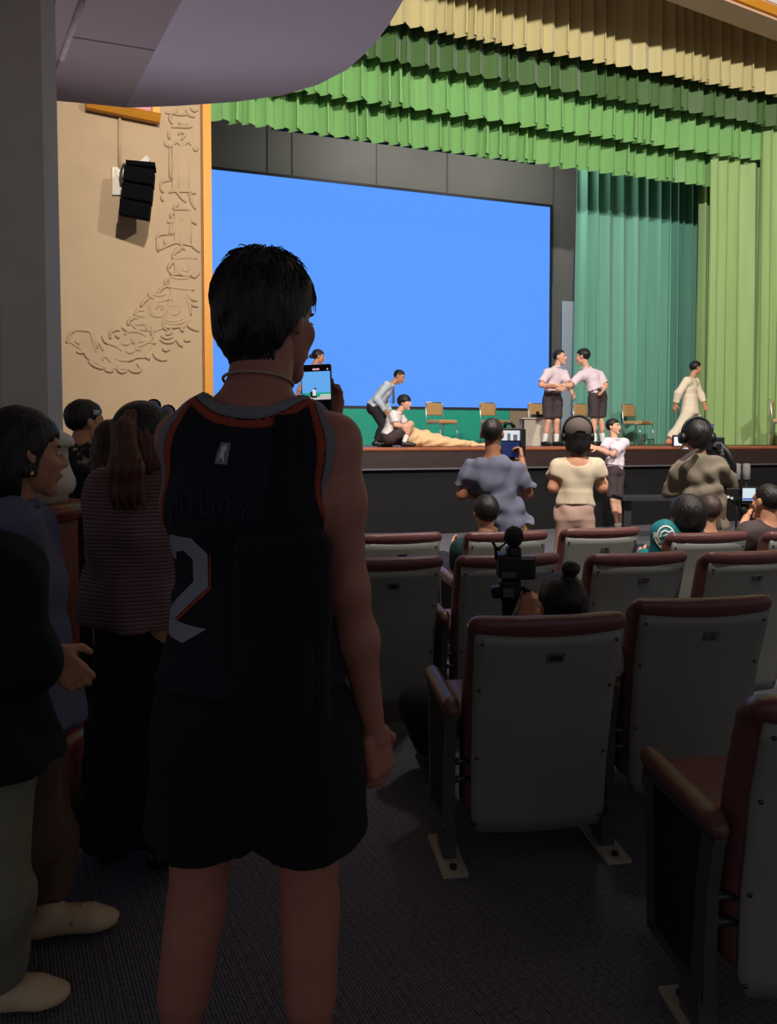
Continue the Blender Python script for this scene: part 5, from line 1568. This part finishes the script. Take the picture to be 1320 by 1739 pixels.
MB().tube([P(836, 918, YG), P(842, 930, YG), P(843, 950, YG)], 0.006, 6).build('mic_cable', BLACK, gm, True)
MB().tube([P(847, 932, YG), P(862, 920, YG)], 0.004, 6).build('coil_cable', BLACK, gm, True)
MB().lathe(P(847, 932, YG) - V(0, 0, 0.008), [(0.008, 0), (0.009, 0.008), (0.008, 0.016)], 10).build('cable_plug', BLACK, gm, True)
v, f = solid([rbox(P(866, 995, YG), (0.045, 0.035, 0.028), None, 0.012), rbox(P(842, 1005, YG), (0.018, 0.03, 0.024), None, 0.01), cap(P(866, 1010, YG), P(864, 1032, YG), 0.042, 0.026), cap(P(862, 1035, YG), P(860, 1075, YG), 0.021, 0.020)], 0.006, 0.012)
mesh_obj('gimbal_motor', v, f, BLACK, gm)
boxat(MB(), 855, 999, 872, 1014, YG - 0.047, 0.006).build('control_panel', mat('plate_grey', (92, 88, 90), 0.5), gm)
MB().tube([P(892, 998, YG), P(890, 1052, YG - 0.02)], 0.009, 8).build('side_handle', BLACK, gm, True)
MB().tube([P(886, 998, YG), P(904, 1007, YG)], 0.010, 8).build('handle_joint', BLACK, gm, True)
MB().tube([P(895, 1006, YG), P(904, 1006, YG)], 0.013, 10).build('knob', BLACK, gm, True)
# ------------------------------------------------------------------ people standing by the column
DENIM = mat('blue_grey_denim_shirt', (92, 98, 122), 0.85, noise=0.1)
BROWNP = mat('brown_corduroy', (92, 72, 60), 0.85, noise=0.1)
SAGE = mat('sage_cargo', (128, 126, 106), 0.85, noise=0.08)
BLACKCL = mat('black_cotton', (13, 13, 18), 0.9, noise=0.1)
SHOE_C = mat('cream_shoe', (206, 184, 150), 0.6, noise=0.06)

# woman in denim shirt, profile to the right
Y = 2.02
J = px(Y, head=(40, 772), neck=(14, 872), chest=(20, 985), pelvis=(28, 1205), shl=(36, 905, 0.16), shr=(4, 905, -0.15), ell=(60, 1070, 0.20), elr=(-25, 1075, -0.18),
       wrl=(50, 1150, 0.22), wrr=(-5, 1190, -0.05), hil=(40, 1230, 0.09), hir=(30, 1230, -0.09), knl=(78, 1420, 0.09), knr=(55, 1420, -0.06))
J['anl'] = G(80, Y + 0.04, 0.085); J['anr'] = G(-70, Y - 0.02, 0.085)
J.update(hf=unit(V(0.76, 0.64, -0.05)), toel=unit(V(1, 0.15, 0)), toer=unit(V(1, 0.0, 0)), hs=1.0)
rt, Jx, HR = person(G(60, Y, 0), 'woman with dark bob, earring, denim shirt and brown trousers beside the column', J, 0.97, 0.011, SKIN, ('bob', HAIR), dict(mat=DENIM, sleeve=1.5, hem=0.05, infl=0.035, fold=0.010, collar=True),
       dict(mat=BROWNP, len=1.93, infl=0.018, flare=0.01, fold=0.008), SHOE_C, seed=31)
hc = Jx['head']; L = lambda x, y, z: hc + HR @ V(x, y, z)
MB().lathe(L(0.088, 0.0, -0.05), [(0.003, -0.008), (0.006, 0), (0.003, 0.008)], 10).build('earring', mat('gold_earring', (230, 190, 110), 0.25, 0.9), rt, True)
for sgn in (0, 1):
    a = Jx['an' + 'lr'[sgn]]
    fw = unit(Jx['toe' + 'lr'[sgn]])
    MB().tube([a + fw * 0.085 + V(0, -0.045, -0.035), a + fw * 0.10 + V(0, 0, -0.004), a + fw * 0.085 + V(0, 0.045, -0.035)], 0.006, 6).build('shoe_strap', SHOE_C, rt, True)

# person in black top cut by the left picture edge
Y = 1.74
J = px(Y, head=(-118, 800), neck=(-88, 905), chest=(-62, 1010), pelvis=(-38, 1250), shl=(-48, 935, 0.16), shr=(-50, 940, -0.14), ell=(10, 1100, 0.18), elr=(25, 1120, -0.10),
       wrl=(5, 1180, 0.3), wrr=(84, 1108, 0.02), hil=(-35, 1285, 0.08), hir=(-32, 1285, -0.07), knl=(0, 1510, 0.08), knr=(-4, 1510, -0.06))
J['shr'] = P(8, 985, Y - 0.08)
J['anl'] = G(-130, Y + 0.10, 0.085); J['anr'] = G(-22, Y + 0.04, 0.085)
J.update(hf=unit(V(0.6, 0.8, 0)), toel=unit(V(1, 0.2, 0)), toer=unit(V(1, 0.1, 0)))
person(G(-20, Y, 0), 'person in black top and sage cargo trousers cut by left picture edge', J, 0.97, 0.011, SKIN, ('short', HAIR), dict(mat=BLACKCL, sleeve=1.45, hem=0.06, infl=0.04),
       dict(mat=SAGE, len=1.93, infl=0.018, flare=0.02, fold=0.008), SHOE_C, seed=32, hands={'r': dict(d=V(0.5, 0.3, -0.7), curl=0.5)})

# man in floral shirt behind the column
Y = 3.95
J = standing(G(128, Y, 0), math.radians(-35), 1.66)
hd = P(146, 718, Y)
d = hd - J['head']; d[2] *= 1.0
for k in J:
    w = np.clip((J[k][2] - 0.9) / 0.7, 0, 1); J[k] = J[k] + V(d[0], d[1], 0) * 0.5 + V(0, 0, d[2]) * w
J['head'] = hd
J.update(hf=unit(V(0.72, 0.7, -0.05)))
J['wrr'] = P(166, 742, Y + 0.35); J['elr'] = P(168, 850, Y + 0.15)
rt, Jx, HR = person(G(128, Y, 0), 'man in black and cream floral shirt wearing glasses beside the column', J, 0.95, 0.011, SKIN, ('short', HAIR), dict(mat=mat_floral('floral_print'), sleeve=0.8, hem=0.10, infl=0.03, collar=True),
       dict(mat=DENIM_D, len=1.9, infl=0.03), SHOE_B, seed=33)
hc = Jx['head']; L = lambda x, y, z: hc + HR @ (V(x, y, z) * 0.95)
GL = mat('glasses_rim', (190, 176, 168), 0.2, 0.6)
gl = None
for sx in (-1, 1):
    g_ = MB().tube([L(sx * 0.034 + 0.024 * math.cos(a), 0.103, 0.004 + 0.021 * math.sin(a)) for a in [2 * math.pi * k / 14 for k in range(15)]], 0.0025, 6, False).build('glasses_rim', GL, rt, True)
    MB().tube([L(sx * 0.058, 0.10, 0.008), L(sx * 0.082, 0.0, 0.01)], 0.0022, 6).build('temple', GL, g_, True)
v, f = solid([rbox(L(0.088, 0.02, 0.055), (0.01, 0.02, 0.016), HR, 0.006)], 0.005, 0)
mesh_obj('hair_clip', v, f, mat('silver_clip', (160, 160, 150), 0.3, 0.5), rt)

# ponytail woman in striped top
Y = 2.45
J = standing(G(238, Y, 0), math.radians(-10), 1.60)
hd = P(243, 752, Y)
d = hd - J['head']
for k in J:
    w = np.clip((J[k][2] - 0.85) / 0.65, 0, 1); J[k] = J[k] + d * w
J['head'] = hd
J['shl'] = P(186, 836, Y); J['shr'] = P(284, 830, Y); J['ell'] = P(188, 930, Y + 0.05); J['elr'] = P(290, 925, Y + 0.05)
J['wrl'] = P(196, 985, Y + 0.2); J['wrr'] = P(285, 960, Y + 0.25)
J.update(hf=unit(V(0.15, 1, 0.0)), hs=0.98)
rt, Jx, HR = person(G(238, Y, 0), 'woman with long light brown ponytail, striped top and long black skirt', J, 0.92, 0.011, SKIN, ('pony', HAIR_BROWN), dict(mat=mat_stripes('mauve_stripes', (88, 64, 66), (142, 112, 110), 26), sleeve=1.9, hem=0.07, infl=0.034, fold=0.007),
       dict(mat=BLACKCL, type='skirt', to=G(243, Y, 0.10), w=0.21, d=0.17, infl=-0.014, name='skirt', fold=0.010), SHOE_B, seed=34)
hc = Jx['head']; L = lambda x, y, z: hc + HR @ (V(x, y, z) * 0.98)
tail = [cap(L(0.010, -0.100, 0.085), L(0.010, -0.140, 0.04), 0.024, 0.032),
        ecap(L(0.010, -0.140, 0.04), L(0.014, -0.148, -0.08), 0.034, 0.056, 0.032, 0.034, HR[:, 0]), ecap(L(0.014, -0.148, -0.08), L(0.018, -0.140, -0.22), 0.056, 0.066, 0.034, 0.018, HR[:, 0])]
def tail_cut(Fv, X, Y_, Z):
    x = (X - hc[0]) * HR[0, 0] + (Y_ - hc[1]) * HR[1, 0]
    Fv = Fv + 0.0016 * np.sin(x * 520 + 14 * Z) + 0.0012 * np.sin(x * 900 + 20 * Z)
    return np.maximum(Fv, (L(0, 0, -0.195)[2] + 0.018 * np.sin(x * 240) + 0.012 * np.sin(x * 700)) - Z)
v, f = solid(tail, 0.0055, 0.02, extra=tail_cut, pad=0.03)
mesh_obj('ponytail', v, f, HAIR_BROWN, rt)
v, f = solid([ell(L(0, -0.008, 0.042), V(0.094, 0.108, 0.100), HR)], 0.009, 0, extra=lambda Fv, X, Y_, Z: np.maximum(Fv, L(0, 0, 0.02)[2] - Z))
mesh_obj('dark_roots', v, f, HAIR, rt)
for sx in (0, 1):
    c0 = L(0.012 + 0.052 * sx, 0.05, 0.128 - 0.02 * sx)
    MB().tube([c0 + HR @ V(0.024 * math.cos(a), 0.006, 0.020 * math.sin(a)) for a in [2 * math.pi * k / 12 for k in range(13)]], 0.004, 6, False).build('sunglasses_rim', BLACK, rt, True)
    v, f = solid([ell(c0, V(0.024, 0.005, 0.019), HR)], 0.004, 0)
    mesh_obj('sunglasses_lens', v, f, mat('pale_lens', (176, 170, 190), 0.1), rt)
# black tote hanging at her side
v, f = solid([ecap(P(155, 1370, 2.3), P(160, 1425, 2.3), 0.045, 0.035, 0.05, 0.05, V(1, 0, 0)), ecap(P(165, 1330, 2.3), P(158, 1380, 2.3), 0.03, 0.05, 0.04, 0.05, V(1, 0, 0))], 0.010, 0.03, noise=(0.003, 50, 2))
bg_ = empty('shoulder_bag', P(158, 1430, 2.3), 'black drawstring bag hanging before the column foot', 'bag')
mesh_obj('pouch', v, f, BLACKCL, bg_)
MB().tube([P(146, 1365, 2.3), P(142, 1300, 2.3), P(148, 1262, 2.3), P(165, 1258, 2.32), P(190, 1200, 2.36)], 0.008, 8).build('strap', BLACKCL, bg_, True)
MB().tube([P(168, 1360, 2.3), P(164, 1300, 2.3), P(168, 1262, 2.32), P(200, 1220, 2.36)], 0.012, 8).build('strap', BLACKCL, bg_, True)

# auburn woman further back
Y = 3.3
J = standing(G(194, Y, 0), math.radians(-10), 1.58)
J['wrl'] = G(195, 3.5, 0.85); J['wrr'] = G(215, 3.5, 0.85)
hd = P(194, 758, Y); d = hd - J['head']
for k in J:
    w = np.clip((J[k][2] - 0.85) / 0.65, 0, 1); J[k] = J[k] + d * w
J['head'] = hd; J.update(hf=unit(V(0.1, 1, 0)))
person(G(194, Y, 0), 'woman with long dark auburn hair between floral man and ponytail woman', J, 0.92, 0.012, SKIN, ('long', HAIR_RED), dict(mat=BLACKCL, sleeve=1.8, hem=0.05, infl=0.03), dict(mat=BLACKCL, len=1.92, infl=0.03), SHOE_B, seed=35)
# folding stool and its seat left behind the pedestal
fs = empty('folding_stool', G(160, 4.6, 0), 'black folding stool with crossed legs beside the pedestal', 'stool')
zt_ = P(160, 1015, 4.6)[2]
for (ua, ub, yy) in ((142, 172, 4.5), (172, 142, 4.5), (142, 172, 4.8), (172, 142, 4.8)):
    MB().tube([G(ua, yy, zt_), G(ub, yy, 0.01)], 0.014, 8).build('leg', BLACK, fs, True)
MB().box((G(142, 4.65, 0) + G(172, 4.65, 0)) / 2 + V(0, 0, zt_), (0.2, 0.34, 0.03)).build('seat', BLACKCL, fs)
v, f = solid([cap(G(140, 4.25, 0.045), G(152, 4.3, 0.045), 0.045, 0.042)], 0.012, 0.01, extra=lambda Fv, X, Y_, Z: np.maximum(Fv, 0.003 - Z))
o = mesh_obj('dark_bundle', v, f, mat('dark_grey_cloth', (48, 48, 52), 0.9)); tag(o, 'small dark bundle lying on the carpet by the pedestal', 'bundle')

# ------------------------------------------------------------------ the man in the jersey, filming with his phone
NAVY = mat('navy_jersey', (9, 12, 30), 0.8, noise=0.08, nscale=40, bump=0.05, bscale=400)
ORANGE = mat('orange_trim', (150, 58, 36), 0.75, noise=0.05)
GREYT = mat('grey_trim', (120, 120, 126), 0.75, noise=0.05)
NUMW = mat('jersey_number_grey', (140, 142, 156), 0.75, noise=0.05)
NUMN = mat('jersey_name_navy', (19, 24, 44), 0.75, noise=0.05)
Y = 1.46
J = px(Y, head=(458, 548, 0.05), neck=(432, 672), chest=(424, 850), pelvis=(430, 1200), shl=(313, 748, 0.02), shr=(566, 752, -0.01),
       ell=(360, 870, 0.22), elr=(592, 1002, -0.01), wrl=(552, 742, 0.33), wrr=(634, 1238, 0.05), hil=(360, 1240, 0.02), hir=(515, 1240, 0.0),
       knl=(333, 1545, 0.02), knr=(527, 1545, 0.0))
J['anl'] = G(292, Y, 0.085); J['anr'] = G(530, Y - 0.02, 0.085)
J.update(hf=unit(V(0.57, 0.82, -0.06)), hu=V(0.0, 0.05, 1), hs=1.02, neckr=0.066)
hands = {'r': dict(d=V(0.16, 0.10, -1), n=V(0.75, -0.65, 0.1), curl=0.55, thumb=V(-0.3, 1, 0)),
         'l': dict(d=V(0.12, 0.0, 1), n=V(0.35, 0.95, 0.0), curl=0.42, thumb=V(-1, 0, 0.3))}
HERO_H = 0.009
root, J, HR = person(G(432, Y, 0), 'dark-haired man in navy sleeveless jersey number 2 filming with a phone', J, 1.0, HERO_H, mat('skin_warm', (172, 114, 96), 0.5, noise=0.06, nscale=30, bump=0.08, bscale=180), None, None,
       dict(mat=BLACKCL, len=0.57, infl=0.030, flare=0.022, fold=0.006, fscale=26, name='shorts'), SHOE_B, None, seed=41, hands=hands, bulk=1.03)
# jersey
pt, lat, up = torso_prims(J, 1.0, 0.016, -0.06, 1.03)
fw = J['fwd']
subs = [cap(J['shl'] - lat * 0.045 + up * 0.09, J['shl'] - lat * 0.055 - up * 0.085, 0.072, 0.080), cap(J['shr'] + lat * 0.045 + up * 0.09, J['shr'] + lat * 0.055 - up * 0.085, 0.072, 0.080),
        cap(J['neck'] + up * 0.015 + fw * 0.01, J['neck'] + up * 0.14, 0.105, 0.10)]
v, f = solid(pt, HERO_H * 0.8, 0.03, subs=subs, noise=(0.004, 24, 77))
jersey = mesh_obj('jersey', v, f, NAVY, root)
def trim_band(nm, m, d0, d1):
    def ex(Fv, X, Y_, Z):
        ds = np.minimum(np.minimum(prim_eval(subs[0], X, Y_, Z), prim_eval(subs[1], X, Y_, Z)), prim_eval(subs[2], X, Y_, Z))
        return np.maximum(np.maximum(Fv - 0.0022, ds - d1), d0 - ds)
    v, f = solid(pt[1:-1], 0.0036, 0.03, noise=(0.004, 24, 77), extra=ex)
    mesh_obj(nm, v, f, m, jersey)
trim_band('grey_trim', GREYT, -0.005, 0.010)
trim_band('orange_trim', ORANGE, 0.011, 0.024)
# artwork on the back
bm = bmesh.new(); bm.from_mesh(jersey.data); JT_ = BVHTree.FromBMesh(bm); bm.free()
base_ = np.array(root.location)
def on_back(pts, off=0.003):
    out = []
    for (u, v_) in pts:
        p = P(u, v_, Y); o_ = Vector(p - fw * 0.6 - base_)
        hit = JT_.ray_cast(o_, Vector(fw))
        q = np.array(hit[0]) + base_ if hit[0] is not None else p - fw * 0.12
        out.append(q - fw * off)
    return out
def back_poly(nm, poly, m, parent, off=0.003):
    bm = bmesh.new()
    vs = [bm.verts.new((a, -b, 0)) for a, b in poly]
    bm.faces.new(vs)
    bmesh.ops.triangulate(bm, faces=bm.faces[:])
    for _ in range(4):
        long_e = [e for e in bm.edges if e.calc_length() > 14]
        if not long_e: break
        bmesh.ops.subdivide_edges(bm, edges=long_e, cuts=1)
        bmesh.ops.triangulate(bm, faces=bm.faces[:])
    bm.verts.index_update()
    pts = on_back([(v.co.x, -v.co.y) for v in bm.verts], off)
    fs_ = [tuple(v.index for v in f_.verts) for f_ in bm.faces]
    bm.free()
    return mesh_obj(nm, pts, fs_, m, parent, True)
two = [(296, 934), (296, 916), (311, 900), (358, 902), (386, 926), (386, 978), (318, 1038), (386, 1042), (340, 1070), (300, 1066), (297, 1028), (358, 972), (358, 936), (340, 924), (322, 928), (320, 942)]
back_poly('number', two, NUMW, jersey)
back_poly('number_outline', [(293, 938), (320, 946), (318, 942), (340, 927), (355, 938), (355, 970), (390, 982), (318, 1041), (390, 1046), (390, 980), (390, 922), (360, 898), (308, 896), (293, 914)][0:0] or [(388, 930), (391, 926), (391, 982), (324, 1040), (319, 1039), (387, 978)], ORANGE, jersey, 0.0026)
logo = [(404, 750), (420, 752), (417, 786), (396, 784), (398, 768)]
back_poly('league_badge', logo, mat('badge_grey', (120, 122, 134), 0.7), jersey)
back_poly('badge_figure', [(412, 754), (416, 760), (411, 768), (412, 784), (406, 774), (400, 782), (404, 768), (406, 758)], mat('badge_white', (204, 206, 214), 0.7), jersey, 0.0045)
tv, tf = text_mesh('PITLIAY', 44)
w_ = tv[:, 0].max() - tv[:, 0].min()
tp_ = [(388 + x * 140 / w_, 846 - y * 1.25 + (x * 140 / w_) ** 2 * 0.004) for x, y in tv[:, :2]]
mesh_obj('name_lettering', on_back(tp_, 0.004), tf, NUMN, jersey, False)
# necklace
nkc = lerp(J['neck'], J['head'] - HR[:, 2] * 0.06, 0.26)
nk = [nkc + up * (0.004 + 0.016 * math.cos(a)) + (lat * math.sin(a) * 0.069 - fw * math.cos(a) * 0.067) for a in [2 * math.pi * k / 28 for k in range(29)]]
MB().tube(nk, 0.003, 8, False).build('necklace', mat('cord_beige', (170, 150, 130), 0.5), root, True)
# ring on the right hand
# hair: solid mass with loose strands
hc = J['head']; s = 1.02
L = lambda x, y, z: hc + HR @ (V(x, y, z) * s)
v, f = hair_solid(hc, HR, s, 'thick', 0.0055, 17)
hair_o = mesh_obj('hair', v, f, HAIR, root)
rg = np.random.RandomState(9)
mb = MB()
for i in range(520):
    th = rg.uniform(0, 2 * math.pi); ph = rg.uniform(0.15, 1.35)
    d0 = V(math.sin(ph) * math.cos(th), math.sin(ph) * math.sin(th), math.cos(ph))
    if d0[1] > 0.55 and d0[2] < 0.3: continue
    rad = V(0.093, 0.113, 0.106)
    p0 = V(0, -0.016, 0.036) + d0 * rad
    down = V(d0[0] * 0.4, d0[1] * 0.4, -1.0)
    tang = unit(down - d0 * np.dot(down, d0)); tang = unit(tang + rg.normal(size=3) * 0.22)
    ln = rg.uniform(0.03, 0.065); lift = rg.uniform(0.0, 0.004)
    if ph < 0.5: lift += rg.uniform(0, 0.008)
    pts = [L(*(V(0, -0.016, 0.036) + unit(d0 + tang * ln * t / 0.1) * rad * (1.0 + 0.0) + d0 * lift * math.sin(math.pi * 0.7 * t))) for t in (0, 0.35, 0.7, 1.0)]
    mb.tube(pts, [0.0016, 0.0014, 0.001, 0.0004], 4)
for i in range(26):   # nape points
    x = -0.075 + 0.15 * i / 25
    x *= 0.76
    yb_ = -0.028 - 0.058 * math.sqrt(max(1 - (x / 0.062) ** 2, 0))
    p0 = L(x, yb_, -0.060); p1 = L(x * 0.93, yb_ + 0.006, -0.088); p2 = L(x * 0.86, yb_ + 0.014, -0.098 - rg.uniform(0, 0.022))
    mb.tube([p0, p1, p2], [0.007, 0.0045, 0.0006], 5)
so = mb.build('loose_strands', HAIR, hair_o, True); so['kind'] = 'stuff'
# phone in his left hand
YP = 1.72
pc = P(538.5, 668, YP)
pw, phh = (565 - 512) / F_PX * YP, 0.158
ry = math.radians(2)
RP = np.array([[math.cos(ry), 0, -math.sin(ry)], [0, 1, 0], [math.sin(ry), 0, math.cos(ry)]]) @ rotz(math.radians(-6))
pc = P(538.5, 619, YP) - V(0, 0, phh / 2)
ph_ = empty('phone', pc - V(0, 0, phh / 2), 'black phone held up showing the blue stage on its screen', 'phone')
v, f = solid([rbox(pc, (pw / 2, 0.0045, phh / 2), RP, 0.0042)], 0.0022, 0)
mesh_obj('phone_body', v, f, BLACK, ph_)
def scr_box(x0, x1, z0, z1, nm, m, d=0.0048, par=ph_):
    c = pc + RP @ V((x0 + x1) / 2 * pw, -d, (z0 + z1) / 2 * phh)
    return MB().box(c, ((x1 - x0) * pw, 0.0006, (z1 - z0) * phh), RP).build(nm, m, par)
E = lambda n, c, k=0.9: mat(n, (10, 10, 10), 0.4, noise=0, emit=c, estr=k)
sc = scr_box(-0.46, 0.46, -0.02, 0.395, 'screen', E('phone_sky', (104, 176, 246)))
scr_box(-0.46, 0.46, 0.0, 0.085, 'screen_green', E('phone_green', (40, 168, 140)), 0.0052, sc)
scr_box(-0.46, 0.46, -0.02, 0.022, 'screen_floor', E('phone_floor', (206, 196, 190)), 0.0055, sc)
scr_box(0.12, 0.46, 0.022, 0.06, 'screen_floor', E('phone_pale', (190, 210, 196)), 0.0055, sc)
for (a_, b_, c_, d_, cl) in ((-0.12, -0.02, 0.04, 0.13, (228, 230, 236)), (-0.2, -0.12, 0.02, 0.10, (30, 32, 40)), (-0.06, 0.0, 0.13, 0.155, (30, 32, 40)), (-0.16, 0.02, 0.01, 0.04, (40, 32, 40)), (-0.34, -0.24, 0.0, 0.045, (20, 22, 28))):
    scr_box(a_, b_, c_, d_, 'screen_figure', E('phone_fig_%d_%d' % (cl[0], cl[2]), cl), 0.0058, sc)
scr_box(-0.10, 0.12, 0.415, 0.44, 'record_pill', E('phone_pill', (246, 170, 190)))
scr_box(0.36, 0.40, 0.415, 0.435, 'flash_icon', E('phone_icon', (220, 220, 225)))
# sling bag on his back
sb = empty('sling_bag', P(478, 1250, Y - 0.17), 'black sling bag hanging on the jersey man\'s back', 'bag')
q = on_back([(476, 1060)])[0] - fw * 0.045
bt_ = on_back([(470, 1180)])[0]
v, f = solid([rbox(P(478, 1075, Y - 0.155), (0.088, 0.042, 0.185), frame(fw, up), 0.035)], 0.009, 0, noise=(0.003, 30, 3))
mesh_obj('bag_body', v, f, BLACKCL, sb)
v, f = solid([rbox(P(470, 1150, Y - 0.195), (0.066, 0.018, 0.070), frame(fw, up), 0.016)], 0.007, 0)
mesh_obj('front_pocket', v, f, BLACKCL, sb)
st = on_back([(500, 905), (503, 840), (505, 790), (505, 745), (503, 712)], 0.012) + [P(506, 690, Y + 0.0), P(512, 688, Y + 0.05), P(515, 720, Y + 0.12)]
st2 = []
for a_, b_ in zip(st[:-1], st[1:]): st2 += [a_, lerp(a_, b_, 0.5)]
mbs = MB()
for a_, b_ in zip(st[:-1], st[1:]):
    pass
L1 = [p_ - lat * 0.02 for p_ in st]; R1 = [p_ + lat * 0.02 for p_ in st]
n_ = len(st); nb_ = [p_ - fw * 0.004 + up * 0.003 for p_ in L1]; nc_ = [p_ - fw * 0.004 + up * 0.003 for p_ in R1]
vs_ = L1 + R1 + nb_ + nc_
fs2 = []
for i in range(n_ - 1):
    fs2 += [(i, i + 1, n_ + i + 1, n_ + i), (2 * n_ + i, 3 * n_ + i, 3 * n_ + i + 1, 2 * n_ + i + 1), (i, 2 * n_ + i, 2 * n_ + i + 1, i + 1), (n_ + i, n_ + i + 1, 3 * n_ + i + 1, 3 * n_ + i)]
mesh_obj('strap', vs_, fs2, BLACKCL, sb, True)
